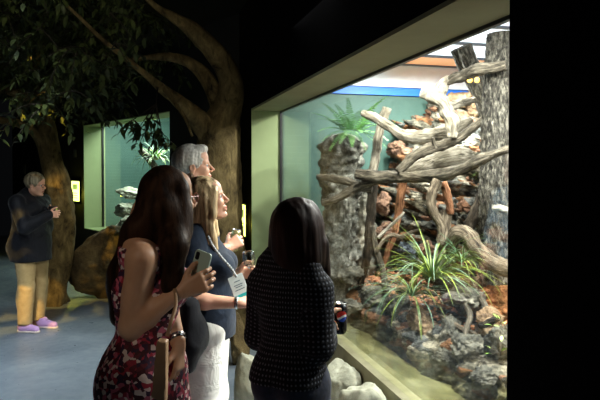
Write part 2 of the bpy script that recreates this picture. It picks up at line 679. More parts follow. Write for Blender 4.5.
M['shoe_sole'] = plain('pale shoe sole', hexc(214, 196, 186), .6)
M['black_shoe'] = plain('black leather shoe', (.012, .012, .012), .4)
M['grey_plastic'] = plain('grey plastic plate', hexc(96, 98, 94), .5)
M['lit_sign'] = plain('backlit sign face', hexc(200, 230, 140), .5, emit=(.60, .72, .13), es=6)
M['sign_text'] = plain('sign print', hexc(120, 150, 90), .5, emit=hexc(150, 180, 90), es=1.0)
M['amber_bulb'] = plain('amber bulb', (.9, .5, .1), .5, emit=(1, .55, .08), es=6)


def panelmat(name, c, s):
    return plain(name, c, .3, emit=c, es=s)


M['sky_panel'] = panelmat('bright skylight panel', hexc(232, 240, 252), 1.3)
M['sky_blue'] = panelmat('bluish skylight panel', hexc(176, 200, 226), .7)
M['sky_dim'] = panelmat('dim skylight panel', hexc(130, 152, 178), .4)
M['sky_reflection'] = panelmat('skylight panel tinted as orange reflection', hexc(236, 170, 118), .85)  # orange reflection on the ceiling, put into the panel's glowing colour

# ------------------------------------------------------------------ distance-field modelling
SW = [(rng.normal(size=3), rng.uniform(0, 6.28)) for _ in range(24)]


def fnoise(x, y, z, freq, n=8, off=0):
    r = 0
    for i in range(n):
        w, ph = SW[(i + off) % 24]
        w = w / np.linalg.norm(w) * freq * (1 + .35 * i / n)
        r = r + np.sin(x * w[0] + y * w[1] + z * w[2] + ph)
    return r / n


def surface_nets(xs, ys, zs, f):
    s = f < 0
    nx, ny, nz = f.shape
    c = np.zeros((nx - 1, ny - 1, nz - 1), np.int8)
    for i in (0, 1):
        for j in (0, 1):
            for k in (0, 1):
                c += s[i:nx - 1 + i, j:ny - 1 + j, k:nz - 1 + k]
    act = (c > 0) & (c < 8)
    I, J, K = np.nonzero(act)
    idx = -np.ones(act.shape, np.int64)
    idx[I, J, K] = np.arange(len(I))
    acc = np.zeros((len(I), 3))
    cnt = np.zeros(len(I))
    C = [(i, j, k) for i in (0, 1) for j in (0, 1) for k in (0, 1)]
    for a in C:
        for d in range(3):
            if a[d] == 1:
                continue
            b_ = list(a)
            b_[d] = 1
            fa = f[I + a[0], J + a[1], K + a[2]]
            fb = f[I + b_[0], J + b_[1], K + b_[2]]
            mk = (fa < 0) != (fb < 0)
            t = np.where(mk, fa / np.where(mk, fa - fb, 1), 0)
            pa = np.stack([xs[I + a[0]], ys[J + a[1]], zs[K + a[2]]], 1)
            pb = np.stack([xs[I + b_[0]], ys[J + b_[1]], zs[K + b_[2]]], 1)
            acc += np.where(mk[:, None], pa + (pb - pa) * t[:, None], 0)
            cnt += mk
    vs = acc / np.maximum(cnt, 1)[:, None]
    quads = []
    for d in range(3):
        sl0 = [slice(None)] * 3
        sl1 = [slice(None)] * 3
        sl0[d] = slice(0, -1)
        sl1[d] = slice(1, None)
        e = s[tuple(sl0)] != s[tuple(sl1)]
        o1, o2 = [q for q in range(3) if q != d]
        lim = [nx - 1, ny - 1, nz - 1]
        P = np.array(np.nonzero(e))
        ok = (P[o1] > 0) & (P[o2] > 0) & (P[o1] < lim[o1]) & (P[o2] < lim[o2])
        P = P[:, ok]

        def g(a1, a2):
            q = P.copy()
            q[o1] += a1
            q[o2] += a2
            return idx[q[0], q[1], q[2]]
        quad = np.stack([g(-1, -1), g(0, -1), g(0, 0), g(-1, 0)], 1)
        ins = s[P[0], P[1], P[2]]
        flip = ins if d != 1 else ~ins
        quad = np.where(flip[:, None], quad, quad[:, ::-1])
        quads.append(quad)
    q = np.concatenate(quads)
    q = q[(q >= 0).all(1)]
    return vs, q


class SDF:
    def __init__(self):
        self.p = []
        self.cuts = []
        self.post = None

    def cone(self, a, b, ra, rb, k=.02, op='+', sc=None):
        a, b = np.array(a, float), np.array(b, float)
        self.p.append(('c', a, b, ra, rb, k, op, sc))
        return self

    def ell(self, c, r, k=.02, op='+', rot=None):
        if np.isscalar(r):
            r = (r, r, r)
        self.p.append(('e', np.array(c, float), np.array(r, float), rot, k, op))
        return self

    def cut(self, pt, n, k=0):
        """keeps the side n points AWAY from"""
        self.cuts.append((np.array(pt, float), np.array(n, float) / np.linalg.norm(n)))
        return self

    def bounds(self):
        lo, hi = np.full(3, 9e9), np.full(3, -9e9)
        for p in self.p:
            if p[-1 if p[0] == 'e' else -2] == '-':
                continue
            l, h = self.pb(p)
            lo, hi = np.minimum(lo, l), np.maximum(hi, h)
        return lo, hi

    @staticmethod
    def pb(p):
        if p[0] == 'c':
            m = max(p[3], p[4])
            e = m / min(p[7]) if p[7] else m
            return np.minimum(p[1], p[2]) - e, np.maximum(p[1], p[2]) + e
        m = p[2].max() if p[3] is not None else p[2]
        return p[1] - m, p[1] + m

    def mesh(self, res=.008, fine=None, pad=.02):
        """fine=(z0,res2): above z0 the grid is finer"""
        lo, hi = self.bounds()
        lo = lo - pad
        hi = hi + pad
        r = fine[1] if fine else res
        # coarse x,y where everything fits at `res`; z may be mixed
        xs = np.arange(lo[0], hi[0] + res, res)
        ys = np.arange(lo[1], hi[1] + res, res)
        zs = np.arange(lo[2], hi[2] + res, res)
        if fine:
            z0 = fine[0]
            zs = np.concatenate([np.arange(lo[2], z0, res), np.arange(z0, hi[2] + r, r)])
            if len(fine) > 2:
                cx, cy, w = fine[2]

                def mixed(l, h, c):
                    a = np.arange(l, max(l, c - w), res)
                    b_ = np.arange(max(l, c - w), min(h, c + w), r)
                    d = np.arange(min(h, c + w), h + res, res)
                    return np.unique(np.concatenate([a, b_, d]))
                xs = mixed(lo[0], hi[0], cx)
                ys = mixed(lo[1], hi[1], cy)
        f = np.full((len(xs), len(ys), len(zs)), .2)
        X, Y, Z = xs[:, None, None], ys[None, :, None], zs[None, None, :]
        for p in self.p:
            l, h = self.pb(p)
            k = p[5] if p[0] == 'c' else p[4]
            op = p[6] if p[0] == 'c' else p[5]
            g = max(k, 2.5 * res) + .01
            i0, i1 = np.searchsorted(xs, [l[0] - g, h[0] + g])
            j0, j1 = np.searchsorted(ys, [l[1] - g, h[1] + g])
            k0, k1 = np.searchsorted(zs, [l[2] - g, h[2] + g])
            if i1 <= i0 or j1 <= j0 or k1 <= k0:
                continue
            x, y, z = X[i0:i1], Y[:, j0:j1], Z[:, :, k0:k1]
            if p[0] == 'c':
                _, a, b_, ra, rb, k, op, sc = p
                if sc:
                    x, y, z = x * sc[0], y * sc[1], z * sc[2]
                    a, b_ = a * np.array(sc), b_ * np.array(sc)
                ba = b_ - a
                L = max(float(ba @ ba), 1e-9)
                t = np.clip(((x - a[0]) * ba[0] + (y - a[1]) * ba[1] + (z - a[2]) * ba[2]) / L, 0, 1)
                d = np.sqrt((x - a[0] - t * ba[0]) ** 2 + (y - a[1] - t * ba[1]) ** 2 + (z - a[2] - t * ba[2]) ** 2) - (ra + (rb - ra) * t)
            else:
                _, c, r_, rot, k, op = p
                dx, dy, dz = x - c[0], y - c[1], z - c[2]
                if rot is not None:
                    Rm = np.array(rot)
                    dx, dy, dz = (Rm[0][0] * dx + Rm[1][0] * dy + Rm[2][0] * dz,
                                  Rm[0][1] * dx + Rm[1][1] * dy + Rm[2][1] * dz,
                                  Rm[0][2] * dx + Rm[1][2] * dy + Rm[2][2] * dz)
                k0_ = np.sqrt((dx / r_[0]) ** 2 + (dy / r_[1]) ** 2 + (dz / r_[2]) ** 2)
                k1_ = np.sqrt((dx / r_[0] ** 2) ** 2 + (dy / r_[1] ** 2) ** 2 + (dz / r_[2] ** 2) ** 2)
                d = k0_ * (k0_ - 1) / np.maximum(k1_, 1e-6)
            cur = f[i0:i1, j0:j1, k0:k1]
            if op == '+':
                hh = np.clip(.5 + .5 * (d - cur) / k, 0, 1)
                new = d * (1 - hh) + cur * hh - k * hh * (1 - hh)
            else:
                hh = np.clip(.5 - .5 * (cur + d) / k, 0, 1)
                new = cur * (1 - hh) + (-d) * hh + k * hh * (1 - hh)
            f[i0:i1, j0:j1, k0:k1] = new
        if self.post:
            f = self.post(f, X, Y, Z)
        for pt, n in self.cuts:
            f = np.maximum(f, (X - pt[0]) * n[0] + (Y - pt[1]) * n[1] + (Z - pt[2]) * n[2])
        return surface_nets(xs, ys, zs, f)


def np_mesh(name, vs, q, mats=None, parent=None):
    me = bpy.data.meshes.new(name)
    me.vertices.add(len(vs))
    me.vertices.foreach_set('co', np.asarray(vs, np.float32).ravel())
    me.loops.add(len(q) * 4)
    me.loops.foreach_set('vertex_index', q.astype(np.int32).ravel())
    me.polygons.add(len(q))
    me.polygons.foreach_set('loop_start', np.arange(len(q), dtype=np.int32) * 4)
    me.update(calc_edges=True)
    me.validate()
    return link(name, me, mats, parent, True)


def sdf_obj(sdf, name, mats, parent=None, res=.008, fine=None):
    vs, q = sdf.mesh(res, fine)
    return np_mesh(name, vs, q, mats, parent)

# ================================================================== THE ROOM
W2P = (-3.195, 9.6)
W2D = (.636, -.771)      # along the back wall, towards its corner with the window wall
W2N = (.771, .636)       # into the wall


def W2(p, d, z=0.0):
    return V((W2P[0] + p * W2D[0] + d * W2N[0], W2P[1] + p * W2D[1] + d * W2N[1], z))


H = 3.4
CORN = 3.957            # back wall parameter of the corner
b = MB()
b.box((-2.6, 5.3, -.05), (10.4, 18.6, .1))
struct(b.build('floor', M['floor']))
b = MB()
b.box((-2.6, 5.3, H + .05), (10.4, 18.6, .1))
struct(b.build('ceiling', M['ceiling']))

S1 = 4.21
ZB, ZT = .12, 2.24
b = MB()
e2 = lambda s, t: E(s, t)[:2]
b.prism([e2(-.756, -.3), e2(-.02, -.3), e2(-.02, 0), e2(-.756, 0)], 0, H)
b.prism([e2(-.02, -.3), e2(S1, -.3), e2(S1, 0), e2(-.02, 0)], ZT + .02, H)
b.prism([e2(S1, -.3), e2(9.0, -.3), e2(9.0, 0), e2(S1, 0)], 0, H)
struct(b.build('wall_right', M['black_wall']))
# window bay 1: green jamb, olive soffit, sill
b = MB()
b.prism([e2(-.02, -.302), e2(0, -.302), e2(0, -.001), e2(-.02, -.001)], 0, ZT + .02)
wj = struct(b.build('trim_1', M['reveal_green']))
b = MB()
b.prism([e2(0, -.302), e2(S1, -.302), e2(S1, 0), e2(0, 0)], ZT, ZT + .02)
struct(b.build('trim_2', M['soffit']))
# back wall with the second opening
P0, P1, Z2B, Z2T, D2 = -1.027, 2.27, .60, 2.44, .38
b = MB()
w2 = lambda p, d: W2(p, d)[:2]
b.prism([w2(-6, 0), w2(P0, 0), w2(P0, D2), w2(-6, D2)], 0, H)
b.prism([w2(P1, 0), w2(CORN, 0), w2(CORN, D2), w2(P1, D2)], 0, H)
b.prism([w2(P0, 0), w2(P1, 0), w2(P1, D2), w2(P0, D2)], Z2T, H)
b.prism([w2(P0, 0), w2(P1, 0), w2(P1, D2), w2(P0, D2)], 0, Z2B)
struct(b.build('wall_back', M['back_wall']))
b = MB()
b.prism([w2(P0, -.003), w2(P0 + .015, -.003), w2(P0 + .015, D2), w2(P0, D2)], Z2B, Z2T)
b.prism([w2(P0, -.003), w2(P1, -.003), w2(P1, D2), w2(P0, D2)], Z2T - .015, Z2T)
b.prism([w2(P0, -.003), w2(P1, -.003), w2(P1, D2), w2(P0, D2)], Z2B, Z2B + .015)
struct(b.build('trim_3', M['reveal_green']))
b = MB()
b.box((-7.75, 5.3, H / 2), (.1, 18.6, H))
struct(b.build('wall_left', M['black_wall']))
b = MB()
b.box((-2.6, -3.95, H / 2), (10.4, .1, H))
struct(b.build('wall_front', M['black_wall']))

# ---- glass of both windows
b = MB()
b.prism([e2(0.0, -.006), e2(4.5, -.006), e2(4.5, .006), e2(0.0, .006)], .44, ZT + .005)
win1 = struct(b.build('window_1', M['glass']))
b = MB()
b.prism([e2(0, -.014), e2(.016, -.014), e2(.016, .012), e2(0, .012)], .44, ZT)
b.prism([e2(0, -.014), e2(S1, -.014), e2(S1, .012), e2(0, .012)], ZT - .016, ZT)
b.build('window_frame', M['black_rubber'], win1)
b = MB()
b.prism([w2(P0, D2 - .05), w2(P1, D2 - .05), w2(P1, D2 - .04), w2(P0, D2 - .04)], Z2B, Z2T)
win2 = struct(b.build('window_2', M['glass']))
b = MB()
b.prism([w2(P0 + .015, D2 - .06), w2(P0 + .04, D2 - .06), w2(P0 + .04, D2 - .03), w2(P0 + .015, D2 - .03)], Z2B, Z2T)
b.build('window_frame', M['black_rubber'], win2)

# ---- shell of the big exhibit
TB = 3.1
b = MB()
b.prism([e2(-.06, .0), e2(0, .0), e2(0, TB), e2(-.06, TB)], 0, 2.43)
struct(b.build('wall_far', M['teal']))
b = MB()
b.prism([e2(-.06, 0), e2(.012, 0), e2(.012, TB), e2(-.06, TB)], 2.44, 2.52)
struct(b.build('trim_4', M['blue']))
b = MB()
b.prism([e2(-.06, 0), e2(0, 0), e2(0, TB), e2(-.06, TB)], 2.53, 2.8)
b.prism([e2(-.06, TB), e2(5.2, TB), e2(5.2, TB + .08), e2(-.06, TB + .08)], 0, 2.8)
b.prism([e2(5.2, 0), e2(5.28, 0), e2(5.28, TB + .08), e2(5.2, TB + .08)], 0, 2.8)
struct(b.build('wall_exhibit', M['white_paint']))
# skylight ceiling: beams and panels
b = MB()
sp_s = [0, .5, 1.1, 1.7, 2.3, 2.9, 3.5, 4.1, 4.6, 5.2]
for s in sp_s:
    b.prism([e2(s - .022, 0), e2(s + .022, 0), e2(s + .022, TB), e2(s - .022, TB)], 2.762, 2.78)
for t in (.012, 1.1, 2.1):
    b.prism([e2(0, t), e2(5.2, t), e2(5.2, t + .04), e2(0, t + .04)], 2.762, 2.78)
struct(b.build('trim_5', M['steel_beam']))
b = MB()
pal = {0: 'sky_panel', 1: 'sky_blue', 2: 'sky_dim', 3: 'sky_reflection'}
lay = [(0, 3, 1), (0, 0, 3), (0, 0, 1), (0, 0, 1), (0, 0, 1), (0, 0, 0), (0, 0, 0), (0, 0, 0), (0, 0, 0)]
tt = [0, 1.12, 2.12, TB]
for i in range(len(sp_s) - 1):
    for j in range(3):
        b.prism([e2(sp_s[i], tt[j]), e2(sp_s[i + 1], tt[j]), e2(sp_s[i + 1], tt[j + 1]), e2(sp_s[i], tt[j + 1])], 2.78, 2.80, lay[i][j])
sl = struct(b.build('ceiling_skylight', [M['sky_panel'], M['sky_blue'], M['sky_dim'], M['sky_reflection']]))

# curb, ledge, pool bed, water
b = MB()
b.prism([e2(.005, -.05), e2(4.2, -.05), e2(4.2, .10), e2(.005, .10)], 0, .44)
tag(b.build('concrete_curb', M['concrete']), 'long pale concrete curb under the big display glass', 'curb')
POOLZ = .475


def grid_mesh(name, nu, nv, fn, mats, parent=None):
    vs = [fn(i / (nu - 1), j / (nv - 1)) for i in range(nu) for j in range(nv)]
    fs = [(i * nv + j, (i + 1) * nv + j, (i + 1) * nv + j + 1, i * nv + j + 1) for i in range(nu - 1) for j in range(nv - 1)]
    return pydata(name, vs, fs, mats, parent)


def bed(u, v):
    s, t = u * 4.6, .1 + v * 1.2
    z = .43 - .11 * min(1, v * 3) + .02 * noise.noise(V((s * 3, t * 3, 0)))
    return E(s, t, z)


struct(grid_mesh('ground_pool_bed', 110, 24, bed, M['pool_bed']))
b = MB()
b.prism([e2(.02, .012), e2(4.6, .012), e2(4.6, 1.3), e2(.02, 1.3)], POOLZ - .002, POOLZ)
w = b.build('pool_water', M['water'])
tag(w, 'shallow clear greenish water along the foot of the glass', 'water', kind='stuff')


# bank and cliff (one ground surface)
def shore(s):
    """distance from the glass where dry ground starts"""
    return .34 + .07 * max(0, s - 1.2) + .05 * math.sin(s * 5) + .02 * math.sin(s * 13)


def bank(u, v):
    s = u * 5.2 - .02
    sh = shore(s)
    # profile: (t offset, z)
    foot = .95 + .16 * s if s < 2.2 else 1.30 - .0 * s
    prof = [(sh - .05, .30), (sh + .04, .50), (sh + .22, .60), (foot, .66), (foot + .12, 1.0), (foot + .25, 1.5), (foot + .50, 1.85), (foot + 1.0, 2.05), (3.1, 2.25)]
    w_ = v * (len(prof) - 1)
    i = min(int(w_), len(prof) - 2)
    f = w_ - i
    t = prof[i][0] * (1 - f) + prof[i + 1][0] * f
    z = prof[i][1] * (1 - f) + prof[i + 1][1] * f
    if i >= 5:
        z += .34 * max(0, 1 - s / 1.0) * min(1, (w_ - 5) / 1.5)
    p = V((s, t, z))
    rocky = min(1, max(.25, (z - .5) * 2.0))
    q = V((p.x * 4.0, p.y * 4.0, p.z * 7.0)) + V((11, 3, 5))
    q += noise.noise_vector(q * .5) * .5
    dd, _ = noise.voronoi(q)
    a = min(dd[1] - dd[0], .55)
    a2 = noise.fractal(q * 2.2, .6, 2.0, 5)
    d = (a * .42 + .12 * a2) * rocky
    return E(min(5.19, s), max(.05, min(t - d * .9, 3.09)), min(z + d * .35, 2.66))


bk = grid_mesh('ground_bank', 330, 230, bank, M['cliff'])
struct(bk)


# ------------------------------------------------------------------ rocks
def rock_mesh(dims, seed, sub=4, rough=.12, cuts=14, smooth=False):
    r_ = random.Random(seed)
    bm = bmesh.new()
    if not smooth:
        sub += 1
    bmesh.ops.create_icosphere(bm, subdivisions=sub, radius=1)
    planes = []
    for _ in range(cuts):
        n = V((r_.gauss(0, 1), r_.gauss(0, 1), r_.gauss(0, 1))).normalized()
        planes.append((n, r_.uniform(.55, .9)))
    off = V((seed * 3.1, seed * 1.7, seed * .9))
    for v in bm.verts:
        p = v.co.copy()
        for n, d in planes:
            k = p.dot(n) - d
            if k > 0:
                p -= n * k * .92
        nn = noise.fractal(p * 1.6 + off, .8, 2.1, 5)
        dd, _ = noise.voronoi(p * 2.3 + off)
        if not smooth:
            d3, _ = noise.voronoi(p * 5.5 + off)
            nn += .9 * (min(d3[1] - d3[0], .3) - .15) + .35 * noise.fractal(p * 7 + off, .5, 2.1, 3)
        p += v.co * (rough * nn + (0 if smooth else rough * .8 * (min(dd[1] - dd[0], .4) - .2)))
        v.co = V((p.x * dims[0], p.y * dims[1], p.z * dims[2]))
    me = bpy.data.meshes.new('rock')
    bm.to_mesh(me)
    bm.free()
    return me


def rock(name, c, dims, seed, mat, label, group=None, cat='rock', rz=0, tilt=0, sub=4, rough=.12, cuts=14, smooth=False):
    o = link(name, rock_mesh(dims, seed, sub, rough, cuts, smooth), mat)
    o.location = c
    o.rotation_euler = (tilt, tilt * .5, rz)
    tag(o, label, cat, group)
    return o


# boulders outside, at the foot of the window wall
def bld(px, py, Y, d, seed, label, rz=0, mat='boulder'):
    c = at(px, py, Y)
    c.z = d[2] * .72
    return rock('boulder', c, d, seed, M[mat], label, None, 'boulder', rz, 0, 5, .09, 10, True)


def wall_boulder(px, Y, d, z, seed, label, mat='boulder'):
    c = at(px, 300, Y)
    return rock('boulder', (c.x, c.y, z), d, seed, M[mat], label, None, 'boulder', R(15.2), 0, 5, .07, 9, True)


wall_boulder(364, 3.20, (.14, .30, .29), .20, 3, 'pale smooth boulder lowest beside the curb, in front of the others')
wall_boulder(345, 3.70, (.14, .20, .30), .19, 5, 'pale boulder between the dark knit sweater and the concrete curb')
wall_boulder(252, 3.9, (.12, .14, .30), .18, 8, 'upright pale boulder in the gap between white trousers and dark sweater')
bld(238, 352, 4.9, (.10, .12, .26), 12, 'slim dark boulder just behind the white trousers', .2, 'dark_boulder')
rock('boulder', at(110, 292, 7.55), (.52, .34, .56), 21, M['dark_boulder'], 'tall dark moulded rock under the small window, beside the tree foot', None, 'boulder', .3, 0, 5, .08, 6, True).location.z = .42
rock('boulder', at(135, 296, 7.0), (.24, .2, .26), 23, M['dark_boulder'], 'lower dark rock in front of the tall one, behind the long haired woman', None, 'boulder', .3, 0, 4, .10, 9, True).location.z = .22


# rock pillar at the far end of the exhibit, with the fern on top
def pillar(name, base, z0, z1, r0, r1, seed, mat, label, ax=1.0, n=110, m=90):
    off = V((seed, seed * 2.2, 0))
    vs, fs = [], []
    for i in range(n):
        f = i / (n - 1)
        z = z0 + (z1 - z0) * f
        r_ = r0 + (r1 - r0) * min(1, max(0, (z - 1.25) / .25) if r1 > r0 else f)
        if f > .92:
            r_ *= math.sqrt(max(0.0, 1 - ((f - .92) / .08) ** 2)) * .9 + .1 * (1 - (f - .92) / .08)
        for k in range(m):
            a = 2 * math.pi * k / m
            q = V((math.cos(a) * 1.6, math.sin(a) * 1.6, z * 6.5)) + off
            q += noise.noise_vector(q * .6) * .6
            dd, _ = noise.voronoi(q)
            d = min(dd[1] - dd[0], .5) * .5 + .16 * noise.fractal(q * 2, .8, 2, 4)
            led = .10 * math.sin(z * 17 + 2 * math.sin(a + seed)) + .07 * math.sin(z * 41 + a * 2)
            rr = r_ * (.80 + d * .85 + led * .45 + .10 * (noise.cell(V((math.cos(a) * 1.4 + 9, math.sin(a) * 1.4, z * 5 + seed))) - .5))
            vs.append((rr * math.cos(a) * ax, rr * math.sin(a), z))
    for i in range(n - 1):
        for k in range(m):
            k2 = (k + 1) % m
            fs.append((i * m + k, i * m + k2, (i + 1) * m + k2, (i + 1) * m + k))
    fs.append(tuple((n - 1) * m + k for k in range(m)))
    o = pydata(name, vs, fs, mat)
    o.location = base
    tag(o, label, 'rock')
    return o


p = at(342, 200, 5.55)
pillar('rock_pillar', (p.x, p.y, 0), .35, 2.00, .19, .235, 3, M['rock_tower'], 'tall pale craggy rock pillar crowned with the fern')
p = at(336, 200, 5.15)
pillar('rock_pillar', (p.x, p.y, 0), .35, 1.45, .155, .12, 9, M['rock_tower'], 'shorter stacked pale rock column in front of the fern pillar', n=90, m=70)
p = at(362, 230, 5.65)
pillar('rock_pillar', (p.x, p.y, 0), .35, 1.50, .14, .13, 14, M['rock_grey'], 'shaded dark rock column right of the fern pillar', n=80, m=60)

# stones lying on the bank; (px, py, Y, half sizes, material, label)
ST = [
    (352, 276, 5.0, (.16, .12, .10), 'rock_grey', 'grey stone at the foot of the rock pillars'),
    (372, 296, 4.75, (.17, .13, .09), 'rock_grey', 'flat grey stone on the shore below the leaf litter'),
    (395, 305, 4.5, (.14, .13, .10), 'rock_grey', 'grey shore stone under the long silvery blades'),
    (350, 306, 4.72, (.11, .07, .07), 'rock_grey', 'small grey stone at the water right of the drink can'),
    (418, 318, 4.1, (.10, .10, .09), 'rock_tan', 'tan stone below the lower grass tuft'),
    (432, 330, 3.95, (.12, .10, .09), 'rock_tan', 'brownish shore stone left of the pale triangular stone'),
    (450, 335, 3.8, (.13, .10, .12), 'rock_grey', 'pale triangular stone in the middle of the shore pile'),
    (470, 345, 3.55, (.13, .10, .10), 'rock_grey', 'rounded grey stone at the water below the triangular one'),
    (487, 322, 3.6, (.10, .09, .10), 'rock_tan', 'tan lump among the roots of the shore pile'),
    (468, 300, 3.9, (.20, .15, .10), 'rock_grey', 'broad flat craggy grey slab on top of the shore pile'),
    (500, 345, 3.4, (.10, .10, .12), 'rock_grey', 'dark edged stone at the right end of the shore pile'),
    (445, 358, 3.62, (.10, .07, .06), 'rock_grey', 'low wet stone standing in the pool edge'),
    (488, 378, 3.25, (.14, .09, .06), 'rock_grey', 'low greenish stone in the water near the right end of the glass'),
    (498, 302, 3.95, (.24, .20, .13), 'sand', 'orange sandy mound beside the bark trunk foot'),
    (382, 205, 5.75, (.12, .10, .13), 'rock_rust', 'rusty stone high behind the vertical dark stick'),
    (385, 232, 5.6, (.11, .10, .10), 'rock_rust', 'rusty stone below the upper rusty one'),
    (400, 222, 5.75, (.13, .10, .10), 'rock_blue', 'blue grey slate stone behind the reddish stick'),
    (412, 205, 5.85, (.15, .10, .09), 'rock_blue', 'blue grey slate stone above the others of its colour'),
    (425, 228, 5.6, (.12, .10, .09), 'rock_blue', 'blue grey stone right of the reddish stick'),
    (410, 250, 5.35, (.15, .11, .10), 'rock_blue', 'low blue grey stone behind the grass tuft'),
    (426, 248, 5.2, (.10, .09, .08), 'rock_rust', 'rounded reddish stone behind the grass tuft'),
    (398, 150, 6.0, (.16, .12, .09), 'rock_rust', 'rusty boulder right below the long pale log'),
    (425, 148, 6.0, (.17, .12, .08), 'rock_grey', 'long grey stone under the thick end of the pale log'),
    (462, 140, 5.9, (.13, .10, .08), 'rock_tan', 'tan stone behind the thin rising branch'),
    (470, 158, 5.6, (.12, .10, .08), 'rock_tan', 'tan stone between the ribbed log and the bark trunk'),
    (470, 195, 5.3, (.16, .11, .08), 'rock_rust', 'orange stone slab below the long curved branch'),
    (455, 208, 5.2, (.15, .11, .08), 'rock_grey', 'pale flat stone under the orange slab'),
    (470, 215, 5.1, (.12, .10, .07), 'rock_grey', 'small pale stone next to the dark leaning stick'),
    (460, 118, 5.95, (.16, .12, .09), 'rock_tan', 'cream stone below the forked antler branch'),
    (455, 100, 6.0, (.17, .12, .10), 'rock_tan', 'cream orange stone highest behind the forked branch'),
    (478, 106, 5.9, (.12, .12, .12), 'rock_tan', 'cream stone between the two bark trunks'),
    (440, 125, 6.0, (.13, .12, .08), 'rock_grey', 'grey stone behind the forked branch stem'),
    (447, 185, 5.5, (.12, .09, .08), 'rock_grey', 'grey stone just under the long curved branch'),
    (482, 185, 5.0, (.09, .09, .10), 'rock_grey', 'grey stone touching the left side of the bark trunk'),
    (478, 285, 4.5, (.16, .13, .06), 'rock_tan', 'tan flat stone under the arching root'),
    (455, 290, 4.3, (.12, .10, .08), 'rock_grey', 'grey stone right below the grass tuft'),
]
for i, (px, py, Y, d, mt, lb) in enumerate(ST):
    rock('stone', at(px, py, Y), d, 31 + i, M[mt], lb, 'stones in the exhibit', 'stone', random.uniform(0, 3), random.uniform(-.25, .25), 4, .24, 16)


# ------------------------------------------------------------------ branches
def branch(name, pts, mat, label, cat='branch', seg=20, per=12, rough=.16, knots=0, ridge=.14, parent=None, group=None, seed=0, twigs=()):
    """pts: (px, py, Y, half width in px)"""
    def mesh_of(pp, sd):
        C4 = catmull([(*at(a, b_, Y), pm(r_, Y)) for a, b_, Y, r_ in pp], per)
        P = [V(c[:3]) for c in C4]
        rr = [max(.0015, c[3]) for c in C4]
        off = V((sd * 3.3, 1.7 * sd, .5))
        rm = max(rr)

        def dsp(a, i, q):
            v = 1 + rough * noise.fractal(q * (1.1 / rm) * .5 + off, .8, 2, 4) * 1.4
            if ridge:
                v += ridge * noise.fractal(V((math.cos(a) * 3.2, math.sin(a) * 3.2, i * .10)) + off, .6, 2, 4) * 1.5
            if knots:
                v += knots * max(0, noise.noise(q * (1 / rm) * .35 + off * 2) - .25) * 2
            return v
        return tube_data(P, rr, seg, 1.0, dsp)
    mb = MB()
    g = []
    for k, tw in enumerate([pts] + list(twigs)):
        mb.add(*mesh_of(tw, seed + k * 50))
        g += [tuple(c_ + seed * .37 for c_ in q_) for q_ in GRAIN]
    o = mb.build(name, mat, parent, True)
    set_grain(o, g)
    if parent is None:
        tag(o, label, cat, group)
    return o


# big bark trunk
def bark_trunk(pts, label, seed, seg=90, per=40):
    C4 = catmull([(*at(a, b_, Y), pm(r_, Y)) for a, b_, Y, r_ in pts], per)
    P = [V(c[:3]) for c in C4]
    rr = [c[3] for c in C4]
    off = V((seed, 0, seed))

    def dsp(a, i, q):
        w = V((math.cos(a) * 3.4, math.sin(a) * 3.4, q.z * 8)) + off
        w += noise.noise_vector(w * 1.3) * .35
        dd, _ = noise.voronoi(w * 1.5)
        return 1 + .30 * (min(dd[1] - dd[0], .35) - .2) + .06 * noise.fractal(w * 3, .8, 2, 3)
    vs, fs = tube_data(P, rr, seg, 1, dsp)
    o = pydata('bark_trunk', vs, fs, M['bark_grey'])
    set_grain(o, GRAIN)
    tag(o, label, 'tree trunk')
    return o


bark_trunk([(507, 320, 4.3, 27), (505, 290, 4.25, 25), (503, 220, 4.2, 23), (502, 130, 4.2, 20), (503, 60, 4.2, 17), (503, 34, 4.2, 15)], 'thick upright trunk of deeply fissured grey bark at the right of the display', 2)
bark_trunk([(503, 160, 4.9, 9), (494, 130, 4.9, 9), (484, 100, 4.9, 9), (474, 72, 4.85, 8), (464, 46, 4.8, 7)], 'leaning grey bark trunk behind the thick upright one', 5, 50, 22)
bark_trunk([(476, 92, 5.05, 5), (464, 70, 5.0, 5), (455, 50, 4.95, 4.5)], 'short grey bark stub left of the leaning trunk', 7, 30, 14)

branch('driftwood_branch', [(362, 113, 4.75, 3), (375, 118, 4.7, 4.5), (388, 126, 4.7, 4.5), (400, 134, 4.7, 5), (415, 137, 4.7, 7), (432, 135, 4.75, 7.5), (450, 131, 4.8, 7), (470, 122, 4.9, 5)], M['wood_pale'], 'long bleached log reaching from the fern to the forked branch', seg=24, rough=.12, seed=1)
branch('driftwood_stick', [(387, 108, 5.0, 4.6), (382, 122, 5.0, 4.4), (378, 138, 5.0, 4.4), (376, 155, 5.0, 4.4), (373, 172, 5.0, 4)], M['wood_pale'], 'short upright pale stick with a sawn top beside the fern', seed=2, rough=.08)
branch('driftwood_stick', [(374, 172, 5.05, 5), (372, 200, 5.05, 4.8), (369, 235, 5.0, 4.5), (366, 262, 5.0, 4), (360, 284, 5.0, 3.6)], M['wood_dark'], 'dark upright stick standing below the pale sawn one', seed=3)
branch('driftwood_branch', [(356, 173, 4.75, 5), (372, 176, 4.7, 6), (395, 177, 4.6, 6), (412, 177, 4.4, 5.5), (440, 175, 4.2, 6), (462, 169, 4.05, 6), (482, 159, 3.9, 5), (500, 152, 3.8, 4), (512, 148, 3.75, 4)], M['wood_grey'], 'longest curved grey branch crossing the middle of the display', seg=20, seed=4, rough=.14)
branch('driftwood_log', [(404, 172, 4.75, 6), (415, 168, 4.75, 9), (430, 163, 4.8, 10.5), (448, 158, 4.8, 11), (464, 157, 4.85, 9), (478, 160, 4.9, 5)], M['wood_pale'], 'stout pale ribbed log lying on the long curved branch', seg=28, per=12, rough=.12, ridge=.05, seed=5)
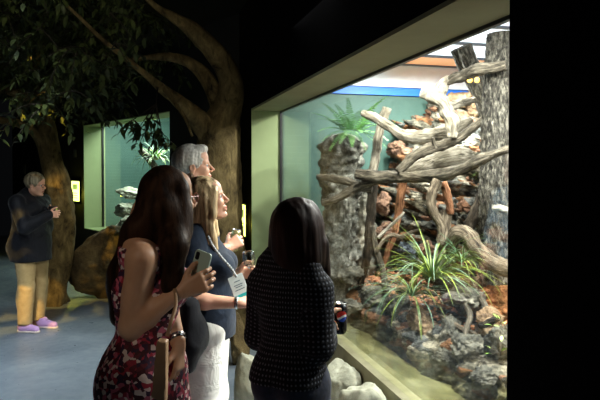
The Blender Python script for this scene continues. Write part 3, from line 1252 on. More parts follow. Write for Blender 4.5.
branch('driftwood_branch', [(398, 172, 4.5, 4), (410, 160, 4.5, 5), (424, 151, 4.45, 5.5), (442, 145, 4.4, 5), (458, 139, 4.35, 4.5), (472, 128, 4.3, 4), (484, 119, 4.25, 3.5), (494, 112, 4.2, 3)], M['wood_grey'], 'dark edged thin branch rising to the bark trunk', seed=6, seg=16,
       twigs=[[(436, 147, 4.4, 3), (434, 142, 4.38, 2.2), (433, 138, 4.36, 1.4)]])
branch('driftwood_branch', [(421, 92, 4.3, 5.5), (430, 95, 4.3, 6.5), (441, 101, 4.3, 7), (447, 112, 4.3, 7), (452, 124, 4.3, 6.5), (452, 138, 4.3, 5)], M['wood_pale'], 'forked antler shaped pale branch with holes', seg=22, per=10, rough=.22, knots=.35, seed=7,
       twigs=[[(439, 100, 4.3, 6), (441, 90, 4.3, 5.5), (445, 82, 4.28, 4.5), (449, 78, 4.25, 3.5)], [(446, 108, 4.3, 5), (462, 103, 4.5, 4), (474, 100, 4.6, 3)]])
branch('driftwood_branch', [(444, 84, 4.3, 3), (452, 79, 4.25, 5), (464, 75, 4.2, 6), (478, 70, 4.1, 6.5), (492, 68, 4.05, 5.5), (506, 65, 4.0, 5)], M['wood_grey'], 'grey branch high up joining the antler branch to the trunk', seg=18, seed=8, ridge=.1)
branch('driftwood_branch', [(317, 177, 5.05, 2.5), (330, 178, 5.0, 3.4), (345, 181, 4.9, 4), (360, 187, 4.85, 4), (372, 190, 4.8, 3)], M['wood_grey'], 'pale grey branch at the left, its tip near the glass edge', seed=9)
branch('driftwood_branch', [(322, 203, 4.95, 3.2), (338, 198, 4.9, 4), (352, 190, 4.85, 4.4), (366, 184, 4.8, 4), (384, 180, 4.75, 3)], M['wood_grey'], 'grey branch rising to the right across the rock pillars', seed=10)
branch('driftwood_stick', [(405, 172, 4.95, 4), (401, 195, 4.95, 4), (398, 215, 5.0, 3.6), (395, 232, 5.0, 3.4), (388, 250, 5.0, 3), (383, 266, 5.0, 2.5)], M['wood_rust'], 'long reddish brown stick hanging from the curved branch', seed=11)
branch('driftwood_stick', [(378, 238, 4.85, 1.6), (388, 228, 4.85, 1.8), (400, 217, 4.85, 1.6), (404, 212, 4.85, 1.2)], M['wood_pale'], 'thin pale twig crossing behind the reddish stick, sloping', seed=12)
branch('driftwood_stick', [(376, 252, 4.7, 2), (384, 240, 4.7, 2), (392, 235, 4.7, 2.2), (402, 237, 4.65, 2.2), (412, 232, 4.6, 1.8), (424, 230, 4.6, 1.2)], M['wood_brown'], 'thin wavy twig in front of the reddish stick', seed=13)
branch('driftwood_stick', [(372, 226, 4.75, 2.6), (376, 248, 4.75, 3), (382, 268, 4.7, 3), (386, 292, 4.65, 3)], M['wood_grey'], 'bent grey stick planted in the orange leaf litter', seed=14)
branch('driftwood_stick', [(438, 180, 4.2, 5), (432, 192, 4.2, 5), (431, 205, 4.2, 4.5), (436, 216, 4.2, 4.5), (441, 228, 4.2, 4), (440, 245, 4.2, 4)], M['wood_brown'], 'brown hooked stick hanging under the curved branch', seed=15, seg=16)
branch('driftwood_stick', [(443, 182, 4.3, 3.4), (447, 195, 4.3, 3.8), (450, 208, 4.3, 4), (450, 214, 4.3, 3)], M['wood_rust'], 'short bright orange brown stump beside the hooked stick', seed=16)
branch('driftwood_log', [(446, 212, 4.35, 6), (444, 230, 4.3, 6.5), (443, 250, 4.25, 7.5), (438, 268, 4.2, 8.5), (434, 282, 4.15, 9)], M['wood_brown'], 'brown upright stump in the middle behind the grass tuft', seg=20, seed=17, ridge=.08)
branch('driftwood_log', [(452, 258, 4.15, 5), (452, 243, 4.1, 6.5), (458, 233, 4.05, 7.5), (468, 236, 4.0, 8), (476, 248, 3.95, 8.5), (488, 260, 3.9, 8.5), (500, 266, 3.8, 8.5), (514, 270, 3.7, 8)], M['wood_brown'], 'thick arching brown root running to the right edge', seg=24, per=10, seed=18, ridge=.10, rough=.12)
branch('driftwood_stick', [(484, 186, 4.35, 4), (478, 205, 4.3, 5), (471, 222, 4.3, 5.5), (464, 240, 4.25, 5)], M['wood_dark'], 'dark leaning stick between the orange slab and the bark trunk', seed=19)
branch('driftwood_stick', [(493, 208, 3.75, 3), (502, 209, 3.7, 3.8), (510, 211, 3.65, 4)], M['wood_pale'], 'stub of pale wood in front of the bark trunk', seed=20)
branch('driftwood_stick', [(500, 318, 3.3, 2), (490, 322, 3.35, 3.5), (480, 326, 3.4, 3)], M['wood_dark'], 'dark curled bark piece at the right of the shore pile', seed=21)
branch('root', [(462, 300, 3.8, 2.5), (470, 315, 3.7, 3), (466, 335, 3.6, 3), (474, 352, 3.55, 2.5), (480, 366, 3.5, 2)], M['wood_grey'], 'grey root running down the shore pile into the pool', seed=22, ridge=.1)
branch('root', [(480, 296, 3.8, 2.5), (488, 312, 3.7, 3), (490, 330, 3.6, 3), (486, 345, 3.5, 2.4)], M['wood_grey'], 'second grey root beside the curled bark piece', seed=23, ridge=.1)
branch('root', [(440, 316, 3.9, 2), (452, 322, 3.8, 2.6), (464, 330, 3.7, 2.6), (478, 334, 3.6, 2)], M['wood_brown'], 'brown root lying across the pale triangular stone', seed=24, ridge=.1)


# ------------------------------------------------------------------ plants in the exhibit
def blade_tuft(name, c, n, length, width, mats, label, seed, droop=1.0, up=.8, parts=True):
    r_ = random.Random(seed)
    t = empty(name, c)
    tag(t, label, 'plant')
    groups = [MB() for _ in mats]
    for i in range(n):
        a = r_.uniform(0, 2 * math.pi)
        L = length * r_.uniform(.55, 1.1)
        el = r_.uniform(.35, 1.35) * up
        d = V((math.cos(a), math.sin(a), 0))
        sd = V((-math.sin(a), math.cos(a), 0))
        pts = []
        p = V((d.x * .01, d.y * .01, 0))
        ang = el
        dr = droop * r_.uniform(.35, 1.25)
        N = 9
        for k in range(N + 1):
            pts.append(p.copy())
            p = p + (d * math.cos(ang) + V((0, 0, math.sin(ang)))) * (L / N)
            ang -= dr * 2.0 / N
        vs, fs = [], []
        for k, q in enumerate(pts):
            f = k / N
            w_ = width * (1 - f ** 2.2) * (.5 + .5 * min(1, f * 5)) + .0004
            vs += [q - sd * w_, q + V((0, 0, -w_ * .5)), q + sd * w_]
        for k in range(N):
            j = k * 3
            fs += [(j, j + 1, j + 4, j + 3), (j + 1, j + 2, j + 5, j + 4)]
        groups[i % len(mats)].add(vs, fs)
    for g, mt in zip(groups, mats):
        g.build('blades', mt, t, True)
    return t


blade_tuft('spiky_plant', at(432, 280, 4.0), 120, .56, .0042, [M['blade'], M['blade_pale'], M['blade']], 'large spiky green grass tuft in the middle of the display', 3, .9, 1.05)
blade_tuft('spiky_plant', at(412, 296, 4.15), 60, .50, .0042, [M['blade_pale'], M['blade']], 'lower silvery grass tuft drooping over the pool', 5, 1.0, .75)
blade_tuft('spiky_plant', at(462, 262, 3.95), 54, .26, .0035, [M['blade'], M['blade_pale']], 'small yellowish grass tuft under the arching root', 8, .9, 1.0)
blade_tuft('spiky_plant', at(484, 176, 4.6), 10, .14, .004, [M['blade']], 'tiny grass sprig in front of the bark trunk', 9, .8, 1.0)


def frond(mb, p0, d, L, seed, w=.045):
    r_ = random.Random(seed)
    d = V(d).normalized()
    side = d.cross(V((0, 0, 1))).normalized()
    p = V(p0)
    v = d.copy()
    N = 16
    pts = []
    for k in range(N + 1):
        pts.append(p.copy())
        p = p + v * L / N
        v = (v + V((0, 0, -.05))).normalized()
    mb.tube(pts, [.003 * (1 - k / (N + 2)) for k in range(N + 1)], 5)
    for k in range(1, N + 1):
        f = k / N
        ll = w * math.sin(min(1, f * 1.6 + .15) * math.pi * .62) * (1.15 - f * .85) * 1.6
        t_ = (pts[k] - pts[k - 1]).normalized()
        for sg in (-1, 1):
            q = pts[k]
            out = (side * sg + t_ * .45 + V((0, 0, -.15 + r_.uniform(-.15, .15)))).normalized()
            e = q + out * ll
            wv_ = t_ * (L / N * .30)
            mid = q + out * ll * .5 + V((0, 0, .004))
            mb.add([q - wv_ * .6, q + wv_ * .6, mid + wv_, e, mid - wv_], [(0, 1, 2, 4), (4, 2, 3)])


fe = empty('fern', at(352, 131, 5.5))
tag(fe, 'bright green fern spreading over the top of the tall rock pillar', 'fern')
TIPS = [(322, 116), (323, 128), (326, 138), (331, 109), (340, 110), (349, 106), (358, 112), (377, 101), (371, 108), (386, 124), (384, 136), (378, 148), (364, 150), (352, 146), (341, 143), (331, 146), (368, 128), (345, 121), (335, 122), (360, 132), (327, 122), (376, 118), (384, 146), (372, 140)]
r_ = random.Random(77)
for i, (tx, ty) in enumerate(TIPS):
    mb = MB()
    bx_ = (tx - 352) * .25 + 352
    p0 = at(bx_, 131, 5.5 - r_.uniform(0, .12)) - fe.location
    tip = at(tx, ty - 6, 5.42 - r_.uniform(0, .2)) - fe.location
    dv = tip - p0
    frond(mb, p0, dv + V((0, 0, .03)), dv.length * 1.12 + .03, i, .040)
    mb.build('frond', M['fern'], fe, True)


def leafy_sprig(c, n, size, label, seed, mat='leaf_bright'):
    r_ = random.Random(seed)
    t = empty('leafy_sprig', c)
    tag(t, label, 'plant')
    st, lf = MB(), MB()
    for i in range(n):
        a = r_.uniform(0, 6.28)
        d = V((math.cos(a), math.sin(a), r_.uniform(.2, 1.2))).normalized()
        L = size * r_.uniform(.6, 1.3)
        st.tube([(0, 0, 0), d * L * .5 + V((0, 0, .01)), d * L], .0015, 5)
        add_leaf(lf, d * L, d, size * .7, size * .26, r_)
    st.build('stem', M['wood_brown'], t, True)
    lf.build('leaves', M[mat], t, True)
    return t


def add_leaf(mb, p, d, L, w, r_, droop=.3):
    p = V(p)
    d = V(d).normalized()
    side = d.cross(V((r_.uniform(-.4, .4), r_.uniform(-.4, .4), 1)))
    side.normalize()
    up = side.cross(d)
    a = p
    m1 = p + d * L * .35 - V((0, 0, L * droop * .1))
    m2 = p + d * L * .68 - V((0, 0, L * droop * .35))
    e = p + d * L - V((0, 0, L * droop * .8))
    mb.add([a, m1 + side * w * .5 + up * w * .12, m1, m1 - side * w * .5 + up * w * .12, m2 + side * w * .4 + up * w * .1, m2, m2 - side * w * .4 + up * w * .1, e],
           [(0, 2, 1), (0, 3, 2), (1, 2, 5, 4), (2, 3, 6, 5), (4, 5, 7), (5, 6, 7)])


leafy_sprig(at(500, 356, 3.0), 9, .07, 'sprig of light green leaves at the water by the right edge', 2)
leafy_sprig(at(507, 330, 2.95), 7, .06, 'sprig of yellow green leaves above the one at the water', 4)
leafy_sprig(at(392, 128, 4.8), 6, .05, 'few yellow green leaves beside the sawn pale stick', 6)

# leaf litter: nobody could count it
mb = MB()
r_ = random.Random(4)
for i in range(2600):
    s = r_.uniform(.5, 3.2)
    t = r_.uniform(.3, 1.25)
    u = (s + .02) / 5.2
    # height of the ground there
    q = None
    for v_ in (.26, .29, .32, .35, .375):
        g = bank(u, v_)
        es, et = toE(g)
        if q is None or abs(et - t) < abs(q[1] - t):
            q = (g, et)
    if abs(q[1] - t) > .1:
        continue
    p = E(s, q[1] + r_.uniform(-.04, .04), q[0].z + .012 + r_.uniform(0, .02))
    a = r_.uniform(0, 6.28)
    add_leaf(mb, p, (math.cos(a), math.sin(a), r_.uniform(-.2, .6)), r_.uniform(.03, .06), r_.uniform(.015, .03), r_, .1)
o = mb.build('leaf_litter', M['litter'], None, True)
tag(o, 'orange brown dry leaf litter strewn over the exhibit ground', 'leaf litter', kind='stuff')

# heat lamp pair near the leaning trunk
hl = empty('heat_lamp', at(473, 80, 4.5))
tag(hl, 'pair of small glowing amber lamps in front of the leaning bark trunk', 'lamp')
for dx in (-.025, .03):
    mb = MB()
    mb.lathe([(.004, -.02), (.016, -.014), (.02, 0), (.014, .012), (.008, .02)], (dx, 0, 0), 14)
    mb.build('bulb', M['amber_bulb'], hl, True)
mb = MB()
mb.box((0, .02, .02), (.11, .03, .02))
mb.build('housing', M['steel_beam'], hl)

# ------------------------------------------------------------------ second exhibit behind the small window
b = MB()
Q0, Q1, DD = P0 - .02, P1 + .9, 1.7
b.prism([w2(P0 - .06, D2), w2(P0, D2), w2(P0, DD), w2(P0 - .06, DD)], .3, 3.0)
b.prism([w2(P0 - .06, DD), w2(P1, DD), w2(P1, DD + .05), w2(P0 - .06, DD + .05)], .3, 3.0)
b.prism([w2(P1, D2), w2(P1 + .06, D2), w2(P1 + .06, DD), w2(P1, DD)], .3, 3.0)
struct(b.build('wall_small_exhibit', M['teal']))
b = MB()
b.prism([w2(P0, D2), w2(P1, D2), w2(P1, DD), w2(P0, DD)], .5, .62)
struct(b.build('floor_small_exhibit', M['soil']))
b = MB()
b.prism([w2(P0, D2), w2(P1, D2), w2(P1, DD), w2(P0, DD)], 2.95, 3.0)
struct(b.build('ceiling_small_exhibit', M['white_paint']))
rock('stone', at(134, 222, 9.5), (.34, .2, .15), 71, M['boulder'], 'wide pale rock at the bottom of the small window', 'rocks behind the small window', 'rock', .4)
rock('stone', at(128, 210, 9.75), (.22, .2, .15), 72, M['boulder'], 'rounded grey rock above the wide one in the small window', 'rocks behind the small window', 'rock', .4)
rock('stone', at(133, 193, 9.9), (.30, .2, .11), 73, M['boulder'], 'dark topped rock on top of the stack in the small window', 'rocks behind the small window', 'rock', .2)
rock('stone', at(150, 205, 9.8), (.3, .2, .5), 74, M['boulder'], 'tall rock behind the long haired woman in the small window', 'rocks behind the small window', 'rock', .2)
blade_tuft('spiky_plant', at(156, 160, 9.3), 70, .5, .012, [M['leaf_bright'], M['blade_pale']], 'pale leafy plant inside the small window behind the hanging leaves', 12, 1.0, 1.0)
branch('driftwood_branch', [(140, 150, 9.2, 3), (148, 158, 9.2, 3), (156, 170, 9.2, 3.5), (160, 195, 9.2, 4), (158, 225, 9.2, 4)], M['wood_pale'], 'pale upright branch inside the small window', seed=33)

# ------------------------------------------------------------------ wall signs
def wall_panel(name, org, ux, uz_n, w_, h_, z, label, lit=True):
    """org: centre (x,y); ux: unit along wall; uz_n: unit out of the wall"""
    rot = Matrix(((ux[0], uz_n[0], 0), (ux[1], uz_n[1], 0), (0, 0, 1)))
    t = empty(name, (org[0], org[1], z))
    tag(t, label, 'sign' if lit else 'wall plate')
    b = MB()
    b.box(V((uz_n[0], uz_n[1], 0)) * .012, (w_ + .03, .022, h_ + .03), rot)
    b.build('housing', M['black_plastic'] if lit else M['grey_plastic'], t)
    b = MB()
    b.box(V((uz_n[0], uz_n[1], 0)) * .026, (w_, .006, h_), rot)
    b.build('sign_face' if lit else 'cover', M['lit_sign'] if lit else M['grey_plastic'], t)
    if lit:
        b = MB()
        for k in range(3):
            b.box(V((uz_n[0], uz_n[1], 0)) * .031 + V((ux[0], ux[1], 0)) * (-w_ * .04) + V((0, 0, -h_ * (.10 + .12 * k))), (w_ * .7, .002, h_ * .035), rot)
        b.box(V((uz_n[0], uz_n[1], 0)) * .031 + V((0, 0, h_ * .22)), (w_ * .6, .002, h_ * .26), rot)
        b.build('print', M['sign_text'], t)
    return t


c = W2(-1.40, -.004)
wall_panel('backlit_sign', c, W2D, (-W2N[0], -W2N[1]), .40, .36, 1.26, 'glowing greenish information sign left of the small window')
c = W2(2.52, -.004)
wall_panel('backlit_sign', c, W2D, (-W2N[0], -W2N[1]), .26, .36, 1.26, 'glowing sign right of the small window, mirrored in the big glass')
c = E(-.37, -.304)
wall_panel('backlit_sign', c, (UX, UY), (-NX, -NY), .27, .32, 1.12, 'narrow looking glowing sign on the wall strip beside the green jamb')
c = W2(-1.44, -.004)
wall_panel('wall_plate', c, W2D, (-W2N[0], -W2N[1]), .07, .11, 1.95, 'small grey plate on the wall above the left glowing sign', False)
c = W2(-4.88, -.004)
wall_panel('wall_plate', c, W2D, (-W2N[0], -W2N[1]), .16, .18, 1.66, 'small grey plate on the dark wall above the far standing man', False)


# ------------------------------------------------------------------ moulded trees in the room
def tree_limb(name, pts, parent, mat, seed, seg=28, per=14, rough=.10, root=False):
    C4 = catmull([(*at(a, b_, Y), pm(r_, Y)) for a, b_, Y, r_ in pts], per)
    P = [V(c_[:3]) - parent.location for c_ in C4]
    rr = [c_[3] for c_ in C4]
    off = V((seed * 2.1, seed, 0))

    def dsp(a, i, q):
        w_ = V((math.cos(a) * 1.2, math.sin(a) * 1.2, i * .05)) + off
        v = 1 + rough * 2 * noise.fractal(w_, .8, 2, 4)
        if root:
            f = max(0, 1 - i / (per * 1.3))
            v += f * (.25 * max(0, math.sin(a * 5 + seed)) + .1)
        return v
    vs, fs = tube_data(P, rr, seg, 1, dsp)
    return pydata(name, vs, fs, mat, parent)


rt = empty('moulded_tree', (at(222, 330, 6.0).x, 6.0, 0))
tag(rt, 'tall olive tree in the corner beside the big window, three limbs arching left', 'tree')
tree_limb('trunk', [(218, 332, 5.95, 30), (218, 300, 5.95, 27), (218, 250, 5.95, 25), (218, 200, 5.95, 24), (217, 160, 5.95, 22), (219, 135, 5.95, 20), (224, 115, 5.95, 16), (230, 98, 5.9, 12.5), (230, 80, 5.85, 11), (222, 63, 5.8, 11),
                    (208, 45, 5.7, 9.5), (193, 30, 5.6, 7.5), (176, 19, 5.5, 5.5), (158, 8, 5.4, 3.4), (140, -8, 5.3, 2.5), (125, -22, 5.2, 1.5)], rt, M['tree_bark'], 3, 34, 10, .09, True)
tree_limb('limb', [(222, 128, 5.95, 9), (219, 108, 5.95, 8.5), (212, 88, 5.9, 8), (202, 73, 5.9, 6.8), (188, 62, 5.85, 5.2), (170, 57, 5.8, 4), (150, 57, 5.75, 2.8), (130, 60, 5.7, 1.6)], rt, M['tree_bark'], 6, 22, 10)
tree_limb('limb', [(216, 146, 5.9, 14), (207, 130, 5.85, 11.5), (193, 114, 5.75, 9), (178, 101, 5.6, 6.5), (164, 90, 5.4, 5), (150, 78, 5.2, 3.6), (130, 62, 5.0, 2.8), (105, 42, 4.8, 2.2), (80, 18, 4.6, 2), (55, -5, 4.5, 1.6)], rt, M['tree_bark'], 9, 22, 10)
tree_limb('limb', [(164, 88, 5.35, 3), (176, 104, 5.2, 2.2), (186, 120, 5.1, 1.8), (192, 136, 5.05, 1.2)], rt, M['tree_bark'], 19, 12, 8)

lt = empty('moulded_tree', (at(50, 304, 7.2).x, 7.2, 0))
tag(lt, 'twisted olive tree by the far standing man, at the left', 'tree')
tree_limb('trunk', [(47, 306, 7.2, 19), (50, 280, 7.2, 16), (57, 250, 7.2, 15), (61, 225, 7.2, 14), (60, 205, 7.2, 13), (56, 185, 7.2, 11.5), (51, 160, 7.2, 10), (47, 135, 7.2, 9.5), (43, 112, 7.2, 8), (41, 98, 7.2, 6.5), (39, 86, 7.15, 4.5), (36, 70, 7.1, 3.5), (38, 50, 7, 2.5)], lt, M['tree_bark'], 13, 30, 10, .16, True)
tree_limb('limb', [(46, 120, 7.2, 7), (36, 102, 7.1, 5.5), (22, 95, 7.0, 4.6), (6, 90, 6.9, 4), (-14, 84, 6.8, 3.2), (-40, 70, 6.7, 2.4)], lt, M['tree_bark'], 15, 18, 10)
tree_limb('limb', [(50, 156, 7.2, 7), (36, 134, 7.1, 5), (20, 124, 7.0, 4), (0, 120, 6.9, 3.4), (-22, 112, 6.8, 2.8)], lt, M['tree_bark'], 17, 18, 10)


def foliage(parent, spots, seed, leafL=.085, per=34, mat='leaf_dark', spread=.26):
    """spots: world points the twigs hang from"""
    r_ = random.Random(seed)
    lf, tw = MB(), MB()
    for c_ in spots:
        c_ = V(c_) - parent.location
        for q in range(3):
            a = r_.uniform(0, 6.28)
            d = V((math.cos(a), math.sin(a), r_.uniform(-.9, .25))).normalized()
            L = spread * r_.uniform(.7, 1.4)
            pts = [c_ + d * L * k / 5 + V((0, 0, -.10 * L * (k / 5) ** 2 * 5)) for k in range(6)]
            tw.tube(pts, [.005, .0045, .004, .003, .0025, .001], 5)
            for k in range(per // 3):
                f = r_.uniform(.1, 1)
                i = min(int(f * 5), 4)
                p = pts[i].lerp(pts[i + 1], f * 5 - i)
                dd = V((r_.gauss(0, 1), r_.gauss(0, 1), r_.gauss(-.7, .7))).normalized()
                add_leaf(lf, p, dd, leafL * r_.uniform(.7, 1.2), leafL * .42, r_, .3)
    o = lf.build('foliage', M[mat], parent, True)
    o['kind'] = 'stuff'
    tw.build('twigs', M['wood_dark'], parent, True)
    return o


r_ = random.Random(11)
sp_ = []
for i in range(150):
    px = r_.triangular(-30, 178, 95)
    py = r_.uniform(-30, 105) if px < 130 else r_.uniform(-30, 50 + (178 - px))
    if r_.random() < .3:
        py = r_.uniform(-30, 60)
    sp_.append(at(px, py, r_.uniform(4.3, 6.2) if px < 120 else r_.uniform(5.95, 6.6)))
foliage(rt, sp_, 5)
sp_ = [at(r_.uniform(-30, 95), r_.uniform(-30, 98), r_.uniform(6.4, 7.6)) for i in range(80)]
foliage(lt, sp_, 6)
# the hanging spray of leaves in front of the small window
hs = [at(150, 118, 5.0), at(140, 126, 5.0), at(158, 128, 4.95), at(133, 120, 5.0), at(163, 138, 4.95), at(146, 132, 5.0)]
o = foliage(rt, hs, 8, .085, 21, 'leaf_dark', .13)
mb = MB()
for a_ in hs:
    mb.tube([at(158, 86, 5.3) - rt.location, at(156, 104, 5.1) - rt.location, a_ - rt.location], [.008, .006, .003], 6)
mb.build('twigs', M['wood_dark'], rt, True)

# ------------------------------------------------------------------ lights
def area(name, loc, target, size, power, col=(1, 1, 1), sy=None, spread=180):
    l = bpy.data.lights.new(name, 'AREA')
    l.energy = power
    l.color = col
    l.size = size
    if sy:
        l.shape = 'RECTANGLE'
        l.size_y = sy
    l.spread = R(spread)
    o = bpy.data.objects.new(name, l)
    COL.objects.link(o)
    o.location = loc
    d = V(target) - V(loc)
    o.rotation_euler = d.to_track_quat('-Z', 'Y').to_euler()
    return o


def spot(name, loc, target, power, angle, col=(1, 1, 1), blend=.5, rad=.03, gobo=None):
    l = bpy.data.lights.new(name, 'SPOT')
    l.energy = power
    l.color = col
    l.spot_size = R(angle)
    l.spot_blend = blend
    l.shadow_soft_size = rad
    o = bpy.data.objects.new(name, l)
    COL.objects.link(o)
    o.location = loc
    d = V(target) - V(loc)
    o.rotation_euler = d.to_track_quat('-Z', 'Y').to_euler()
    if gobo:
        l.use_nodes = True
        nt = l.node_tree
        em = [n for n in nt.nodes if n.type == 'EMISSION'][0]
        tc = nt.nodes.new('ShaderNodeTexCoord')
        nz_ = ntex(nt, tc.outputs['Normal'], gobo[0], 1, .4, .6)
        rp = ramp(nt, nz_, [(gobo[1], (0, 0, 0)), (gobo[1] + .04, (1, 1, 1))])
        nt.links.new(rp, em.inputs['Strength'])
    return o


# skylight light of the big exhibit
for s__, t__, pw in ((.8, 1.0, 90), (1.25, 1.6, 120), (2.8, .5, 110), (3.4, 1.2, 120)):
    area('exhibit_light', E(s__, t__, 2.66), E(s__ + .05, t__ + .15, 0), .16, pw, (1, .99, .95))
area('exhibit_light', E(2.2, 1.2, 2.68), E(2.2, 1.2, 0), 3.2, 10, (.93, .98, 1), 1.6)
spot('unseen_exhibit_spot', E(1.9, .2, 2.6), E(.9, 1.5, 1.1), 150, 80, (1, .95, .82), .6, .02)
spot('unseen_exhibit_spot', E(3.9, .2, 2.6), E(2.2, 1.5, 1.1), 200, 80, (1, .96, .86), .6, .02)
spot('unseen_exhibit_spot', E(1.6, .7, 2.6), (-.42, 2.8, .8), 330, 46, (1, .95, .86), .7, .05)  # added spot aimed outwards to brighten the white trousers; no lamp known there
spot('person_fill_spot', (-1.2, 4.6, 3.0), at(40, 195, 6.0), 22, 14, (1, .93, .8), .8, .05)  # added spot without a known source, brightens the far man's head
for q_, pw_ in ((E(-.22, -.36, 1.10), 2.2), (W2(-1.28, -.10, 1.2), 3.0)):
    l_ = bpy.data.lights.new('sign_light', 'POINT')
    l_.energy = pw_
    l_.color = (.95, .86, .08)
    l_.shadow_soft_size = .06
    o_ = bpy.data.objects.new('sign_light', l_)
    COL.objects.link(o_)
    o_.location = q_
# small exhibit
area('small_exhibit_light', W2(.5, 1.0, 2.9), W2(.5, 1.0, 0), 1.6, 190, (.85, 1, .92), .8)
# room: track spots on the trees, gobo pattern lights, cool floor wash
spot('tree_spot', (-2.3, 4.6, 3.3), at(206, 30, 5.8), 15, 30, (1, .84, .58), .8, .05)
spot('tree_spot', (-1.9, 6.2, 2.7), at(60, 225, 7.2), 70, 34, (1, .92, .70), .7, .05)
spot('gobo_spot', (-2.7, 5.4, 3.1), at(92, 268, 7.3), 420, 34, (1, .62, .12), .5, .01, (7, .50))
spot('gobo_spot', (-2.3, 3.2, 3.2), at(33, 290, 6.0), 900, 16, (1, .62, .12), .4, .01, (14, .50))
area('canopy_fill', (-1.2, 1.8, 3.3), (-2.1, 5.0, 3.0), .8, 5, (1, .95, .8), .6, 70)  # added fill that lifts the foliage in place of floor bounce
area('floor_wash', (-2.5, 3.5, 3.35), (-2.9, 5.2, 0), 1.2, 42, (.84, .94, 1), 1.6, 62)
spot('visitor_spot', (-1.25, -.3, 3.0), at(176, 266, 2.1), 50, 17, (1, .84, .66), .7, .12)

wd = bpy.data.worlds.new('World')
bpy.context.scene.world = wd
wd.use_nodes = True
wd.node_tree.nodes['Background'].inputs[0].default_value = (.02, .022, .025, 1)
wd.node_tree.nodes['Background'].inputs[1].default_value = .1
vsn = bpy.context.scene.view_settings
vsn.view_transform = 'Standard'
vsn.look = 'None'
vsn.exposure = 0
vsn.gamma = 1

# ================================================================== PEOPLE
def rotz(v, a):
    return V((v[0] * math.cos(a) - v[1] * math.sin(a), v[0] * math.sin(a) + v[1] * math.cos(a), v[2]))


def ik(sh, wr, l1, l2, pole):
    sh, wr, pole = V(sh), V(wr), V(pole)
    d = wr - sh
    L = d.length
    if L > (l1 + l2) * .995:
        wr = sh + d.normalized() * (l1 + l2) * .995
        d = wr - sh
        L = d.length
    a = (l1 * l1 - l2 * l2 + L * L) / (2 * L)
    h = math.sqrt(max(0, l1 * l1 - a * a))
    u = d.normalized()
    p = pole - u * pole.dot(u)
    p.normalize()
    return sh + u * a + p * h, wr


def head_frame(fwd_yaw, pitch, roll=0.0):
    m_ = Matrix.Rotation(fwd_yaw, 3, 'Z') @ Matrix.Rotation(-pitch, 3, 'Y') @ Matrix.Rotation(roll, 3, 'X')
    return m_


class HeadB:
    def __init__(self, c, rot, s=1.0, fat=0.0, smile=0.0, nose=1.0):
        self.c, self.r, self.s = V(c), rot, s
        self.fat, self.smile, self.nose = fat, smile, nose

    def T(self, p):
        return self.c + self.r @ (V(p) * self.s)

    def e(self, S, c, r_, k=.02, op='+'):
        S.ell(self.T(c), [q * self.s for q in r_], k, op, self.r)

    def cn(self, S, a, b_, ra, rb, k=.012, op='+'):
        S.cone(self.T(a), self.T(b_), ra * self.s, rb * self.s, k, op)

    def build(self, neck, nr=.052):
        S = SDF()
        f = self.fat
        self.e(S, (-.015, 0, .035), (.093, .074, .085))
        self.e(S, (.036, 0, .052), (.050, .060, .050), .02)
        self.e(S, (.026, 0, -.030), (.060, .058 + f, .074), .02)
        for y in (-1, 1):
            self.cn(S, (-.005, y * .050, -.055), (.052, y * .016, -.098), .022 + f * .6, .017, .02)
            self.cn(S, (.078, y * .012, .020), (.066, y * .040, .020), .009, .009, .014)
            self.e(S, (.056, y * .036, -.030), (.026, .022 + f * .4, .022), .015)
        self.e(S, (.072, 0, -.098), (.016, .020, .015), .015)
        # nose
        n_ = self.nose
        self.cn(S, (.082, 0, .012), (.104 * n_ + .002, 0, -.026), .0065, .0085, .010)
        for y in (-1, 1):
            self.e(S, (.094, y * .011, -.034), (.010, .0075, .007), .006)
        # lips and mouth
        sm = self.smile
        self.e(S, (.080, 0, -.058), (.014, .024 + sm * .004, .010), .008)
        self.e(S, (.079, 0, -.072), (.014, .021 + sm * .004, .009), .008)
        for y in (-1, 1):
            self.cn(S, (.094, 0, -.0645), (.082, y * (.022 + sm * .005), -.064 + sm * .005), .0016, .0016, .004, '-')
            self.e(S, (.084, y * .031, .002), (.016, .015, .010), .010, '-')
            self.e(S, (.0665, y * .031, .001), (.013, .013, .012), .004)
            # ear
            self.e(S, (-.008, y * .075, -.006), (.019, .010, .030), .006)
            self.e(S, (-.006, y * .086, -.002), (.011, .007, .018), .004, '-')
            self.e(S, (-.012, y * .074, -.034), (.009, .007, .010), .005)
        self.p0 = self.T((-.030, 0, -.075))
        S.cone(self.p0, neck, nr, nr * 1.06, .02)
        self.cn(S, (-.02, 0, -.045), (.035, 0, -.095), .05, .018, .02)
        self.neck = neck
        return S

    def lips(self, vs):
        out = np.zeros(len(vs), np.float32)
        inv = self.r.transposed()
        P = (np.asarray(vs) - np.array(self.c)) @ np.array(inv).T / self.s
        d = ((P[:, 0] - .092) / .016) ** 2 + (P[:, 1] / .024) ** 2 + ((P[:, 2] + .065) / .0115) ** 2
        out[d < 1] = .75
        return out


